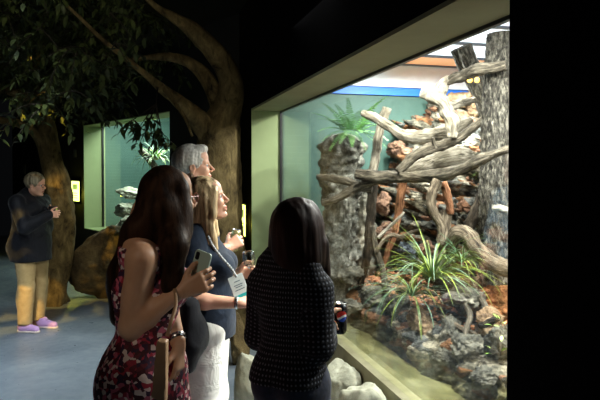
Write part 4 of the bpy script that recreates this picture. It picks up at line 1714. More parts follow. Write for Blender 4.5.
def hand_prims(S, wrist, d, n, scale=1.0, curl=(35, 45, 30), thumb=(30, 25), side=None, spread=.0, fr=1.0):
    """d towards the fingers, n out of the palm, thumb on side `side`"""
    wrist, d, n = V(wrist), V(d).normalized(), V(n)
    n = (n - d * n.dot(d)).normalized()
    s_ = V(side) if side is not None else n.cross(d)
    s_ = (s_ - d * s_.dot(d) - n * s_.dot(n)).normalized()
    k = scale
    # wrist stub and palm
    S.cone(wrist - d * .015 * k, wrist + d * .01 * k, .024 * k, .023 * k, .012)
    for i in range(4):
        y = (.026 - .018 * i) * k
        S.cone(wrist + d * .006 * k + s_ * y * .55, wrist + d * .082 * k + s_ * y, .0145 * k, .0115 * k, .012)
    Ls = [.072, .080, .074, .058]
    for i in range(4):
        y = (.030 - .0205 * i) * k
        p = wrist + d * (.082 - .004 * abs(i - 1)) * k + s_ * y
        ang = 0
        dd = d + s_ * (spread * (1.5 - i))
        dd.normalize()
        for j, (ff, c_) in enumerate(zip((.45, .31, .24), curl)):
            ang += R(c_ * (1 + .08 * i))
            v = dd * math.cos(ang) + n * math.sin(ang)
            q = p + v * Ls[i] * ff * k
            r0 = (.0088 - .0008 * j) * k * fr * (.9 if i == 3 else 1)
            S.cone(p, q, r0, r0 * .92, .0035)
            p = q
    p = wrist + d * .022 * k + s_ * .022 * k + n * .006 * k
    v = (s_ * .75 + d * .65 + n * .25).normalized()
    q = p + v * .042 * k
    S.cone(p, q, .0145 * k, .0115 * k, .010)
    v = (v + n * math.tan(R(thumb[0])) + d * .3 - s_ * .25).normalized()
    p, q = q, q + v * .032 * k
    S.cone(p, q, .0105 * k, .0095 * k, .004)
    v = (v + n * math.tan(R(thumb[1])) + d * .2 - s_ * .35).normalized()
    S.cone(q, q + v * .026 * k, .0095 * k, .0075 * k, .004)


class Person:
    def __init__(self, px, Y, rot, H, label, female=True, w=1.0, depth=1.0, skin='skin_a', base=None):
        b_ = at(px, 200, Y)
        self.base = V((b_.x, Y, 0)) if base is None else V(base)
        self.rot = rot
        self.k = H / 1.65
        self.H = H
        self.w, self.dp, self.fem = w, depth, female
        self.skin = M[skin]
        self.root = empty('person', self.base, rot)
        tag(self.root, label, 'person')
        self.P = {}
        k = self.k
        sw = (.158 if female else .182) * w
        self.J = dict(shR=(-.01, -sw, 1.345 * k), shL=(-.01, sw, 1.345 * k), hipR=(0, -.088 * w, .87 * k), hipL=(0, .088 * w, .87 * k),
                      kneeR=(.015, -.095 * w, .47 * k), kneeL=(.015, .095 * w, .47 * k), ankR=(-.01, -.095, .085), ankL=(-.01, .095, .085), neck=(-.015, 0, 1.40 * k))
        self.J = {a: V(b_) for a, b_ in self.J.items()}
        self.hands = []

    def L(self, p):
        return rotz(V(p) - self.base, -self.rot)

    def Ld(self, d):
        return rotz(V(d), -self.rot)

    def arm(self, side, wrist_w, pole_w, elbow=None):
        k = self.k
        sh = self.J['sh' + side]
        wr = self.L(wrist_w)
        if elbow is not None:
            el = self.L(elbow)
        else:
            el, wr = ik(sh, wr, .285 * k, .245 * k, self.Ld(pole_w))
        self.J['el' + side], self.J['wr' + side] = el, wr
        return wr

    def prims(self):
        """(region, args) list in local space"""
        k, w, d, J = self.k, self.w, self.dp, self.J
        fem = self.fem
        o = []
        E_ = lambda rg, c, r_, kk=.04: o.append((rg, 'e', V(c), V(r_), kk))
        C_ = lambda rg, a, b_, ra, rb, kk=.03: o.append((rg, 'c', V(a), V(b_), ra, rb, kk))
        E_('hips', (-.01, 0, .93 * k), (.112 * d, .162 * w, .12 * k))
        for y in (-1, 1):
            E_('hips', (-.055 * d, y * .07 * w, .875 * k), (.085 * d, .085 * w, .09), .04)
        E_('torso', (.005, 0, 1.07 * k), (.092 * d, (.128 if fem else .148) * w, .14 * k), .05)
        E_('torso', (-.005, 0, 1.22 * k), (.102 * d, (.138 if fem else .160) * w, .15 * k), .05)
        C_('torso', J['shR'] * 1 + V((0, .035, -.01)), J['shL'] + V((0, -.035, -.01)), .056, .056, .05)
        for y in (-1, 1):
            C_('torso', (-.02, y * .10 * w, 1.365 * k), (-.018, y * .03, 1.43 * k), .042, .040, .04)
            if fem:
                E_('torso', (.080 * d, y * .068 * w, 1.215 * k), (.062, .062, .060), .03)
            else:
                E_('torso', (.050 * d, y * .07 * w, 1.27 * k), (.07, .08, .07), .04)
        C_('neck', J['neck'], J['neck'] + V((.012, 0, .09 * k)), .054, .05, .03)
        rs = (.047, .040, .037, .025) if fem else (.056, .047, .044, .030)
        for s in 'RL':
            if 'el' + s not in J:
                continue
            sh, el, wr = J['sh' + s], J['el' + s], J['wr' + s]
            C_('upper' + s, sh, el, rs[0], rs[1], .03)
            m_ = el.lerp(wr, .3)
            C_('fore' + s, el, m_, rs[1], rs[2] * 1.04, .02)
            C_('fore' + s, m_, wr, rs[2] * 1.04, rs[3], .02)
        for s in 'RL':
            h, kn, an = J['hip' + s], J['knee' + s], J['ank' + s]
            C_('thigh', h, kn, .088 * math.sqrt(w), .056, .03)
            C_('calf', kn, an, .053, .036, .02)
            E_('calf', kn.lerp(an, .3) + V((-.02, 0, 0)), (.045, .045, .10), .03)
            C_('foot', an + V((-.02, 0, -.045)), an + V((.12, 0, -.058)), .036, .026, .03)
        return o

    @staticmethod
    def put(S, pr, e=0.0, kk=None):
        if pr[1] == 'e':
            S.ell(pr[2], [q + e for q in pr[3]], kk or pr[4])
        else:
            S.cone(pr[2], pr[3], pr[4] + e, pr[5] + e, kk or pr[6])

    def body(self, head, hands, drop=(), res=.010):
        S = SDF()
        for pr in self.prims():
            if pr[0] not in drop:
                self.put(S, pr)
        vs, q = S.mesh(res)
        hs, hq = head.build(self.J['neck'] + V((0, 0, -.01)), .050 if self.fem else .058).mesh(.0042)
        lip = np.concatenate([np.zeros(len(vs), np.float32), head.lips(hs)])
        V_, Q = [vs, hs], [q, hq + len(vs)]
        n = len(vs) + len(hs)
        for hd in hands:
            S = SDF()
            hand_prims(S, **hd)
            a, b_ = S.mesh(.0032, pad=.012)
            V_.append(a)
            Q.append(b_ + n)
            n += len(a)
            lip = np.concatenate([lip, np.zeros(len(a), np.float32)])
        o = np_mesh('body', np.concatenate(V_), np.concatenate(Q), self.skin, self.root)
        at_ = o.data.attributes.new('lip', 'FLOAT', 'POINT')
        at_.data.foreach_set('value', lip)
        # eyes
        for y in (-1, 1):
            mb = MB()
            prof = [(.0115 * math.sin(a_ * math.pi / 10) + .0001, -.0115 * math.cos(a_ * math.pi / 10)) for a_ in range(11)]
            rt_ = (head.r @ Matrix.Rotation(R(90), 3, 'Y'))
            mb.lathe([(r_ * head.s, z_ * head.s) for r_, z_ in prof], head.T((.0695, y * .031, .001)), 16, rt_)
            mb.lathe([(.0056 * head.s, .0100 * head.s), (.005 * head.s, .0118 * head.s), (.001, .0122 * head.s)], head.T((.0695, y * .031, .001)), 14, rt_, 1)
            mb.build('eye', [M['eye_white'], M['iris']], self.root, True)
        return o

    def cloth(self, name, regions, e, mat, cuts=(), extra=(), res=.009, post=None, kk=None, label=None, parent=None):
        S = SDF()
        for pr in self.prims():
            if pr[0] in regions:
                ee = e[pr[0]] if isinstance(e, dict) else e
                self.put(S, pr, ee, kk)
        for ex in extra:
            getattr(S, ex[0])(*ex[1:])
        for c_ in cuts:
            S.cut(*c_)
        S.post = post
        vs, q = S.mesh(res)
        o = np_mesh(name, vs, q, M[mat], parent or self.root)
        if label:
            o['label'] = label
        return o


def folds(amp, freq, zf=.35, off=0):
    def f(F_, X, Y_, Z):
        return F_ + amp * fnoise(X, Y_, Z * zf, freq, 7, off)
    return f


def strands(amp, freq, zf=.08, off=0, cx=0, cy=0):
    def f(F_, X, Y_, Z):
        return F_ + amp * fnoise(X, Y_, Z * zf, freq, 8, off) + amp * .5 * fnoise(X, Y_, Z * zf * 2, freq * 2.2, 8, off + 3)
    return f


def hair_obj(head, prims, mat, parent, subs=(), post=None, res=.0048, extra=(), cuts=()):
    S = SDF()
    for p in prims:
        if p[0] == 'e':
            head.e(S, *p[1:])
        else:
            head.cn(S, *p[1:])
    for ex in extra:
        getattr(S, ex[0])(*ex[1:])
    for p in subs:
        if p[0] == 'e':
            head.e(S, *p[1:], op='-')
        else:
            head.cn(S, *p[1:], op='-')
    S.post = post
    for c_ in cuts:
        S.cut(*c_)
    vs, q = S.mesh(res)
    return np_mesh('hair', vs, q, M[mat], parent)


def spectacles(head, parent, mat, r_=.021):
    g = MB()
    for y in (-1, 1):
        c_ = V((.098, y * .031, 0))
        pts = [head.T(c_ + V((-abs(math.sin(a)) * 0 - .002 * (math.sin(a) * y), r_ * 1.1 * math.sin(a), r_ * .85 * math.cos(a)))) for a in [2 * math.pi * i / 18 for i in range(19)]]
        g.tube(pts, .0016, 6)
        g.tube([head.T((.096, y * .053, .006)), head.T((.05, y * .074, .006)), head.T((-.01, y * .082, .004)), head.T((-.02, y * .080, -.016))], .0015, 6)
    g.tube([head.T((.099, -.011, .002)), head.T((.103, 0, .005)), head.T((.099, .011, .002))], .0015, 6)
    return g.build('spectacles', M[mat], parent, True)


def shoe(parent, ank, mat, name='shoe', sole='shoe_sole'):
    ank = V(ank)
    S = SDF()
    S.cone(ank + V((-.03, 0, -.035)), ank + V((.13, 0, -.052)), .046, .034, .03)
    S.cone(ank + V((-.01, 0, 0)), ank + V((-.01, 0, -.04)), .045, .045, .03)
    S.cut(ank + V((0, 0, -.068)), (0, 0, -1))
    S.cut(ank + V((0, 0, .02)), (0, 0, 1))
    vs, q = S.mesh(.006)
    s = np_mesh(name, vs, q, M[mat], parent)
    S = SDF()
    S.cone(ank + V((-.035, 0, -.07)), ank + V((.135, 0, -.07)), .047, .037, .03)
    S.cut(ank + V((0, 0, -.085)), (0, 0, -1))
    S.cut(ank + V((0, 0, -.064)), (0, 0, 1))
    vs, q = S.mesh(.006)
    np_mesh('sole', vs, q, M[sole], s)
    return s


def can(px, py, Y, r_, h, mats, label, logo=False, rz=0, tilt=(0, 0)):
    c_ = at(px, py, Y)
    t = empty('drink_can', (c_.x, c_.y, c_.z - h / 2), rz)
    t.rotation_euler = (tilt[0], tilt[1], rz)
    tag(t, label, 'can')
    b_ = MB()
    b_.lathe([(r_ * .72, 0), (r_ * .86, .004), (r_, .014), (r_, h - .018), (r_ * .84, h - .004)], seg=32)
    b_.build('body', M[mats[0]], t, True)
    b_ = MB()
    b_.lathe([(r_ * .84, h - .005), (r_ * .86, h), (r_ * .80, h + .001), (r_ * .78, h - .003)], seg=32)
    b_.build('rim', M[mats[1]], t, True)
    b_ = MB()
    b_.lathe([(r_ * .3, h - .0025), (r_ * .3, h)], (r_ * .1, 0, 0), 14)
    b_.build('pull_tab', M['can_silver'], t)
    if logo:
        # round red, white and blue emblem wrapped on the can, drawn facing -y
        R_ = .023
        for nm, f0, f1, mt in (('logo', .05, 1, 'logo_red'), ('logo', -.38, .05, 'logo_white'), ('logo', -1, -.38, 'logo_blue')):
            vs, fs = [], []
            N = 16
            for i in range(N + 1):
                for j in range(9):
                    u_ = -1 + 2 * i / N
                    zlim = math.sqrt(max(0, 1 - u_ * u_))
                    wv_ = .16 * math.sin(u_ * 2.6 + .3) + .22 * u_
                    lo_ = max(-zlim, min(zlim, f0 + wv_ if f0 > -1 else -zlim))
                    hi_ = max(-zlim, min(zlim, f1 + wv_ if f1 < 1 else zlim))
                    z_ = lo_ + (hi_ - lo_) * j / 8
                    a_ = u_ * R_ / r_ - math.pi / 2
                    rr = r_ + .0006
                    vs.append((rr * math.cos(a_), rr * math.sin(a_), h * .60 + z_ * R_))
            for i in range(N):
                for j in range(8):
                    fs.append((i * 9 + j, (i + 1) * 9 + j, (i + 1) * 9 + j + 1, i * 9 + j + 1))
            pydata(nm, vs, fs, M[mt], t)
    return t


def ribbon(name, pts, wd_, th, mat, parent, side):
    pts = [V(p[:3]) for p in catmull([tuple(p) for p in pts], 8)]
    side = V(side).normalized()
    vs, fs = [], []
    for i, p in enumerate(pts):
        d = (pts[min(i + 1, len(pts) - 1)] - pts[max(0, i - 1)]).normalized()
        s_ = (side - d * side.dot(d)).normalized()
        n_ = d.cross(s_)
        for a, c_ in ((-1, -1), (1, -1), (1, 1), (-1, 1)):
            vs.append(p + s_ * wd_ * .5 * a + n_ * th * .5 * c_)
    for i in range(len(pts) - 1):
        for k in range(4):
            k2 = (k + 1) % 4
            fs.append((i * 4 + k, i * 4 + k2, (i + 1) * 4 + k2, (i + 1) * 4 + k))
    fs += [(3, 2, 1, 0), tuple((len(pts) - 1) * 4 + k for k in range(4))]
    return pydata(name, vs, fs, mat if not isinstance(mat, str) else M[mat], parent)


# ------------------------------------------------ A: long haired woman with the phone
A = Person(146, 2.12, R(4), 1.66, 'person with very long dark hair in a floral sleeveless dress, holding up a phone', w=1.0, depth=1.12, skin='skin_a')
A.J['shR'].x += .024
hA = HeadB(A.L(at(169, 199, 2.14)), head_frame(R(34) - A.rot, R(3)), .97)
elA = at(131, 327, 2.0)
wrA = at(181, 291, 1.995)
A.arm('R', wrA, (0, 0, 0), elbow=elA)
A.arm('L', at(179, 345, 2.05), (0, 0, 0), elbow=at(161, 283, 2.20))
handsA = [dict(wrist=A.J['wrR'], d=A.Ld((.85, .10, .35)), n=A.Ld((-.10, 1, 0)), scale=.96, curl=(16, 40, 35), thumb=(25, 15), side=A.Ld((-.2, 0, 1))),
          dict(wrist=A.J['wrL'], d=A.Ld((.02, -.2, -1)), n=A.Ld((-1, .2, 0)), scale=.94, curl=(18, 25, 18), thumb=(10, 10), side=A.Ld((.3, -1, 0)))]
A.body(hA, handsA)
k = A.k
A.cloth('dress', ('torso', 'hips'), .010, 'floral', cuts=[((0, 0, 1.375 * k), (0, 0, 1)), ((0, 0, .42), (0, 0, -1))],
        extra=[('cone', (-.01, 0, .90), (-.0, 0, .42), .155, .215, .05, '+', (1, .92, 1)),
               ('cone', A.J['shR'], A.J['elR'], .052, .046, .008, '-'), ('cone', A.J['shL'], A.J['elL'], .052, .046, .008, '-')], post=folds(.004, 40))
hair_obj(hA, [('e', (-.014, 0, .032), (.098, .082, .097)), ('e', (-.034, 0, -.06), (.074, .080, .12), .04),
              ('c', (.018, -.062, .03), (.018, -.078, -.12), .030, .030, .03), ('c', (.030, .070, .03), (.035, .085, -.12), .028, .030, .03)],
         'hair_darkbrown', A.root, subs=[('e', (.122, 0, -.045), (.070, .070, .115), .012)], post=strands(.0035, 80, .03),
         extra=[('cone', hA.T((-.055, -.02, -.05)), A.L(at(141, 245, 2.15)), .070, .066, .05, '+', (1, 1, 1)),
                ('cone', A.L(at(141, 245, 2.15)), A.L(at(125, 285, 2.11)), .066, .058, .05),
                ('cone', A.L(at(125, 285, 2.11)), A.L(at(120, 318, 2.10)), .058, .034, .04),
                ('cone', hA.T((-.055, -.055, -.03)), A.L(at(138, 232, 2.06)), .048, .050, .04),
                ('cone', A.L(at(138, 232, 2.06)), A.L(at(124, 272, 2.06)), .050, .046, .04),
                ('cone', A.L(at(124, 272, 2.06)), A.L(at(119, 315, 2.06)), .046, .026, .04),
                ('cone', hA.T((.012, -.062, -.05)), A.L(at(174, 245, 2.03)), .044, .044, .04),
                ('cone', A.L(at(174, 245, 2.03)), A.L(at(173, 285, 2.02)), .044, .038, .04),
                ('cone', A.L(at(173, 285, 2.02)), A.L(at(171, 308, 2.02)), .038, .020, .03)])
spectacles(hA, A.root, 'pink_frame')
shoe(A.root, A.J['ankR'], 'black_shoe')
shoe(A.root, A.J['ankL'], 'black_shoe')
# watch on the hanging wrist
wl = A.J['wrL']
dwl = (A.J['elL'] - wl).normalized()
mb = MB()
q = dwl.to_track_quat('Z', 'Y').to_matrix()
mb.lathe([(.029, -.010), (.031, -.008), (.031, .008), (.029, .010)], wl + dwl * .03, 24, q)
mb.build('watch', M['watch_steel'], A.root, True)
# phone held up, back towards us
pc = at(199, 271, 2.04)
ph = empty('smartphone', pc)
tag(ph, 'pale mint smartphone held upright in the hand of the long haired person', 'phone')
rp_ = Matrix.Rotation(R(16), 3, 'Y') @ Matrix.Rotation(R(-28), 3, 'Z')
S = SDF()
mb = MB()


def rbox(dx, dy, dz, rr, rot, c_, n=6):
    vs, fs = [], []
    out = []
    for cx, cz, a0 in ((dx / 2 - rr, dz / 2 - rr, 0), (-dx / 2 + rr, dz / 2 - rr, 90), (-dx / 2 + rr, -dz / 2 + rr, 180), (dx / 2 - rr, -dz / 2 + rr, 270)):
        for i in range(n):
            a = R(a0 + 90 * i / (n - 1))
            out.append((cx + rr * math.cos(a), cz + rr * math.sin(a)))
    m_ = len(out)
    for y, sc in ((-dy / 2, .97), (-dy / 2 + dy * .2, 1), (dy / 2 - dy * .2, 1), (dy / 2, .97)):
        for x, z in out:
            vs.append(V(c_) + rot @ V((x * sc, y, z * sc)))
    for L_ in range(3):
        for i in range(m_):
            i2 = (i + 1) % m_
            fs.append((L_ * m_ + i, L_ * m_ + i2, (L_ + 1) * m_ + i2, (L_ + 1) * m_ + i))
    fs += [tuple(range(m_)), tuple(3 * m_ + i for i in range(m_))[::-1]]
    return vs, fs


mb.add(*rbox(.069, .009, .142, .010, rp_, (0, 0, 0)))
mb.build('case', M['phone_case'], ph)
mb = MB()
mb.add(*rbox(.064, .001, .137, .008, rp_, rp_ @ V((0, .0052, 0))))
mb.build('screen', M['black_plastic'], ph)
mb = MB()
mb.add(*rbox(.016, .0025, .028, .006, rp_, rp_ @ V((-.020, -.0055, .050))))
mb.build('camera_bump', M['black_plastic'], ph)
# tan shoulder bag
tb = empty('handbag', at(161, 372, 1.86))
tag(tb, 'slim tan leather handbag hanging on a strap in front of the floral dress', 'bag')
S = SDF()
S.ell((.004, 0, 0), (.075, .05, .20), .02)
S.cut((0, -.020, 0), (0, -1, 0))
S.cut((0, .020, 0), (0, 1, 0))
S.cut((.020, 0, 0), (1, 0, -.02))
S.cut((-.020, 0, 0), (-1, 0, .10))
S.cut((0, 0, .105), (.1, 0, 1))
S.cut((0, 0, -.09), (-.5, 0, -1))
vs, q = S.mesh(.005)
np_mesh('pouch', vs, q, M['tan_leather'], tb)
ribbon('strap', [A.L(p) * 0 + (V(p) - tb.location) for p in (at(167, 336, 1.88), at(171, 322, 1.87), at(176, 302, 1.93), at(172, 275, 2.02), at(165, 240, 2.06))], .012, .003, 'tan_leather', tb, (1, 0, 0))

# ------------------------------------------------ B: grey haired man
B = Person(187, 3.36, R(6), 1.79, 'person with short grey hair looking up right, behind the blonde one', female=False, skin='skin_b')
hB = HeadB(B.L(at(194, 167, 3.36)), head_frame(R(8) - B.rot, R(6)), 1.0, .004, 0, 1.02)
wrB = at(227, 248, 3.28)
B.arm('R', wrB, (-.4, -.4, -1))
wrBL = B.base + V((.10, .25, .88))
B.arm('L', wrBL, (-1, .3, 0))
handsB = [dict(wrist=B.J['wrR'], d=B.Ld((.55, .28, .35)), n=B.Ld((.2, 1, 0)), scale=1.0, curl=(38, 50, 35), thumb=(40, 25), side=B.Ld((-.3, 0, 1))),
          dict(wrist=B.J['wrL'], d=B.Ld((.1, 0, -1)), n=B.Ld((0, -1, 0)), scale=1.02, curl=(20, 25, 20), thumb=(10, 10), side=B.Ld((1, 0, 0)))]
B.body(hB, handsB, drop=('calf', 'foot'))
k = B.k
B.cloth('shirt', ('torso', 'hips', 'upperR', 'upperL'), .014, 'blue_shirt', cuts=[((0, 0, .86 * k), (0, 0, -1))],
        extra=[('cone', B.J['neck'] + V((-.005, 0, -.02)), B.J['neck'] + V((-.008, 0, .045)), .066, .062, .02)], post=folds(.004, 45))
B.cloth('trousers', ('hips', 'thigh', 'calf'), .018, 'khaki', cuts=[((0, 0, .98 * k), (0, 0, 1)), ((0, 0, .05), (0, 0, -1))], post=folds(.005, 45))
hair_obj(hB, [('e', (-.022, 0, .040), (.104, .085, .095)), ('e', (.050, 0, .098), (.040, .055, .026), .02)], 'hair_grey', B.root,
         subs=[('e', (.112, 0, -.035), (.080, .12, .105), .012), ('e', (-.01, 0, -.155), (.14, .14, .105), .01),
               ('e', (.004, -.09, -.022), (.034, .03, .040), .008), ('e', (.004, .09, -.022), (.034, .03, .040), .008)],
         post=strands(.005, 130, .5, 2), res=.004)
shoe(B.root, B.J['ankR'], 'black_shoe')
shoe(B.root, B.J['ankL'], 'black_shoe')
can(233.5, 240, 3.34, .0265, .125, ('can_gold', 'can_silver'), 'pale gold drink can raised in a hand beside the green jamb', False, 0, (0, .15))

# ------------------------------------------------ C: blonde woman
Cc = Person(203, 3.0, R(0), 1.575, 'smiling person with shoulder length blonde hair, navy top and white trousers', w=1.08, depth=1.22, skin='skin_b')
hC = HeadB(Cc.L(at(207.5, 199.5, 3.0)), head_frame(R(4) - Cc.rot, R(12)), .95, .003, 1.0, 1.0)
elC = at(190, 301, 2.80)
wrC = at(239, 303, 2.80)
Cc.J['shR'] = Cc.L(at(191, 249, 2.86))
Cc.arm('R', wrC, (0, 0, 0), elbow=elC)
wrCL = at(236, 274, 3.06)
Cc.arm('L', wrCL, (-.5, .3, -1))
handsC = [dict(wrist=Cc.J['wrR'], d=Cc.Ld((1, .25, .02)), n=Cc.Ld((0, .6, -.8)), scale=.92, curl=(30, 35, 25), thumb=(15, 10), side=Cc.Ld((0, .6, .6))),
          dict(wrist=Cc.J['wrL'], d=Cc.Ld((1, .15, .12)), n=Cc.Ld((0.1, -1, 0)), scale=.92, curl=(36, 40, 30), thumb=(25, 20), side=Cc.Ld((0, 0, 1)))]
Cc.body(hC, handsC)
k = Cc.k
shr, elr = Cc.J['shR'], Cc.J['elR']
shl, ell_ = Cc.J['shL'], Cc.J['elL']
Cc.cloth('top', ('torso', 'hips'), {'torso': .014, 'hips': .024}, 'navy', cuts=[((0, 0, .80), (0, 0, -1)), ],
         extra=[('cone', (0, 0, 1.02), (0.005, 0, .80), .145, .158, .06, '+', (1, .9, 1)),
                ('cone', shr, shr.lerp(elr, .72), .066, .076, .03), ('cone', shl, shl.lerp(ell_, .7), .066, .074, .03),
                ('cone', Cc.J['neck'] + V((0, 0, 0)), Cc.J['neck'] + V((.03, 0, .12)), .060, .075, .01, '-'),
                ('cone', shr.lerp(elr, .70), elr, .046, .050, .008, '-')], post=folds(.006, 32))
Cc.cloth('trousers', ('hips', 'thigh', 'calf'), {'hips': .014, 'thigh': .036, 'calf': .042}, 'white_cotton', cuts=[((0, 0, .98), (0, 0, 1)), ((0, 0, .07), (0, 0, -1))], post=folds(.006, 38), kk=.05)
hair_obj(hC, [('e', (-.022, 0, .036), (.106, .088, .097)), ('e', (-.050, 0, -.05), (.080, .088, .12), .04),
              ('c', (-.085, -.035, -.04), (-.100, -.06, -.20), .052, .040, .04), ('c', (-.085, .035, -.04), (-.09, .06, -.22), .052, .036, .04),
              ('c', (-.005, -.070, .0), (-.020, -.092, -.20), .034, .030, .03), ('c', (-.02, -.092, -.19), (.0, -.10, -.26), .028, .014, .03),
              ('c', (-.005, .070, .0), (-.010, .092, -.20), .034, .024, .03), ('c', (.045, -.060, .03), (.018, -.086, -.08), .022, .024, .025)],
         'hair_blonde', Cc.root, subs=[('e', (.125, 0, -.045), (.078, .068, .125), .012)], post=strands(.006, 105, .12, 5), res=.0045)
shoe(Cc.root, Cc.J['ankR'], 'black_shoe')
shoe(Cc.root, Cc.J['ankL'], 'black_shoe')
mb = MB()
wq = (Cc.J['elR'] - Cc.J['wrR']).normalized()
mb.lathe([(.028, -.008), (.031, -.006), (.031, .006), (.028, .008)], Cc.J['wrR'] + wq * .012, 24, wq.to_track_quat('Z', 'Y').to_matrix())
mb.build('bracelet', M['watch_steel'], Cc.root, True)
# lanyard and badge
bd = empty('name_badge', at(239, 287, 2.84))
tag(bd, 'white and teal name badge hanging on a speckled lanyard over the navy top', 'badge')
lan = [at(208, 236, 2.83), at(213, 246, 2.80), at(222, 258, 2.79), at(231, 268, 2.81), at(236.5, 277, 2.84)]
ribbon('lanyard', [p - bd.location for p in lan], .012, .002, 'lanyard', bd, (.7, .3, .6))
rb = Matrix.Rotation(R(24), 3, 'Y') @ Matrix.Rotation(R(28), 3, 'Z')
rb = Matrix.Rotation(R(-20), 3, 'Y') @ Matrix.Rotation(R(24), 3, 'Z')
mb = MB()
mb.add(*rbox(.078, .003, .120, .005, rb, (0, 0, 0)))
mb.build('card', M['badge_white'], bd)
mb = MB()
mb.box(rb @ V((0, -.0022, -.047)), (.076, .001, .024), rb)
mb.build('teal_strip', M['badge_teal'], bd)
mb = MB()
for z_, w_ in ((.030, .030), (.012, .046), (.002, .036), (-.012, .05)):
    mb.box(rb @ V((0, -.0022, z_)), (w_, .001, .004), rb)
mb.build('print', M['badge_ink'], bd)
# wine glass
wg = empty('wine_glass', at(252.5, 283, 3.02))
wg.rotation_euler = (0, R(-8), 0)
tag(wg, 'stemmed wine glass in the fingers beside the green jamb', 'glass')
mb = MB()
mb.lathe([(.0035, .002), (.0032, .05), (.004, .072), (.016, .082), (.030, .100), (.034, .122), (.031, .150), (.0275, .168), (.0265, .168), (.030, .150), (.0328, .122), (.029, .101), (.015, .085), (.002, .078)], seg=28)
mb.build('bowl', M['crystal'], wg, True)
mb = MB()
mb.lathe([(.031, 0), (.031, .0015), (.004, .004)], seg=28)
mb.build('base', M['crystal'], wg, True)
# dark bag on her hip
sb_ = empty('shoulder_bag', at(192, 342, 2.74))
tag(sb_, 'limp black fabric bag hanging between the floral dress and the white trousers', 'bag')
S = SDF()
S.cone((-.01, 0, .17), (-.005, 0, .0), .045, .060, .04, '+', (1, .8, 1))
S.cone((.005, 0, .0), (-.015, .0, -.11), .060, .040, .04, '+', (1, .8, 1))
S.ell((.03, 0, .04), (.045, .05, .08), .03)
S.post = folds(.007, 40)
S.cut((0, 0, -.150), (-.1, 0, -1))
vs, q = S.mesh(.007)
np_mesh('pouch', vs, q, M['dark_cloth'], sb_)
ribbon('strap', [p - sb_.location for p in (at(186, 312, 2.74), at(181, 285, 2.74), at(182, 262, 2.76), at(188, 243, 2.80), at(194, 238, 2.88))], .02, .004, 'dark_cloth', sb_, (1, 0, 0))

# ------------------------------------------------ D: woman seen from behind in the dark knit
D = Person(291, 2.30, R(62), 1.535, 'person seen from behind with a dark bob and a dark dotted knit sweater', w=.84, depth=.95, skin='skin_c')
for s_ in ('shR', 'shL'):
    D.J[s_].z = 1.19
    D.J[s_].y *= .90
D.J['neck'].z = 1.27
hD = HeadB(D.L(at(299.5, 229, 2.31)), head_frame(R(58) - D.rot, R(2)), .97)
D.arm('R', at(326, 328, 2.42), (0, 0, 0), elbow=at(319, 347, 2.21))
D.arm('L', D.base + rotz(V((.20, .03, .98)), D.rot), (0, 0, 0), elbow=at(260, 335, 2.42))
handsD = [dict(wrist=D.J['wrR'], d=D.Ld((.12, .9, .12)), n=D.Ld((1, -.1, 0)), scale=.92, curl=(32, 52, 40), thumb=(45, 30), side=(0, 0, 1)),
          dict(wrist=D.J['wrL'], d=V((.5, -.6, .1)), n=V((-.6, -.3, -.5)), scale=.92, curl=(25, 30, 20), thumb=(15, 15), side=(0, 0, 1))]
D.body(hD, handsD)
sw_ = D.cloth('sweater', ('torso', 'hips', 'upperR', 'upperL', 'foreR', 'foreL'), {'torso': .014, 'hips': .016, 'upperR': .018, 'upperL': .022, 'foreR': .020, 'foreL': .020}, 'knit',
              cuts=[((0, 0, .83), (0, 0, -1))], extra=[('cone', D.J['neck'] + V((-.01, 0, -.01)), D.J['neck'] + V((-.005, 0, .02)), .075, .068, .03)], post=folds(.006, 34), res=.008)
me = sw_.data
uv = me.uv_layers.new(name='UVMap')
co = np.zeros(len(me.vertices) * 3, np.float32)
me.vertices.foreach_get('co', co)
co = co.reshape(-1, 3)
li = np.zeros(len(me.loops), np.int32)
me.loops.foreach_get('vertex_index', li)
ax_ = np.stack([np.arctan2(co[:, 1], co[:, 0]) * .19, co[:, 2]], 1)
# sleeves are mapped round their own axis
for s in 'RL':
    for a_, b_ in (('sh' + s, 'el' + s), ('el' + s, 'wr' + s)):
        a0, b0 = np.array(D.J[a_]), np.array(D.J[b_])
        dv = b0 - a0
        Ld_ = np.linalg.norm(dv)
        dv = dv / Ld_
        t_ = (co - a0) @ dv
        rad = co - a0 - t_[:, None] * dv
        dist = np.linalg.norm(rad, axis=1)
        u0 = np.array(V(dv).orthogonal().normalized())
        w0 = np.cross(dv, u0)
        ok = (dist < .078) & (t_ > .07 * (a_[0] == 's')) & (t_ < Ld_ + .02)
        an = np.arctan2(rad @ w0, rad @ u0) * .058
        ax_[ok, 0] = an[ok]
        ax_[ok, 1] = t_[ok]
uv.data.foreach_set('uv', ax_[li].astype(np.float32).ravel())
D.cloth('jeans', ('hips', 'thigh', 'calf'), {'hips': .008, 'thigh': .012, 'calf': .014}, 'denim', cuts=[((0, 0, .92), (0, 0, 1)), ((0, 0, .06), (0, 0, -1))], post=folds(.004, 45))
hair_obj(hD, [('e', (-.018, 0, .030), (.112, .104, .104)), ('e', (-.022, 0, -.05), (.108, .114, .12), .04), ('e', (-.028, 0, -.12), (.096, .116, .095), .04),
              ('c', (.02, -.092, -.06), (.03, -.102, -.18), .030, .022, .03), ('c', (.02, .092, -.06), (.03, .102, -.17), .030, .022, .03)],
         'hair_black', D.root, subs=[('e', (.120, 0, -.06), (.085, .076, .15), .012), ('e', (.0, 0, -.32), (.13, .10, .135), .02)], post=strands(.005, 95, .1, 9))
shoe(D.root, D.J['ankR'], 'black_shoe')
shoe(D.root, D.J['ankL'], 'black_shoe')
can(340, 318, 2.50, .0285, .132, ('can_black', 'can_silver'), 'tall black cola can with round red white blue emblem held beside the knit sleeve', True, R(8), (R(0), R(2)))

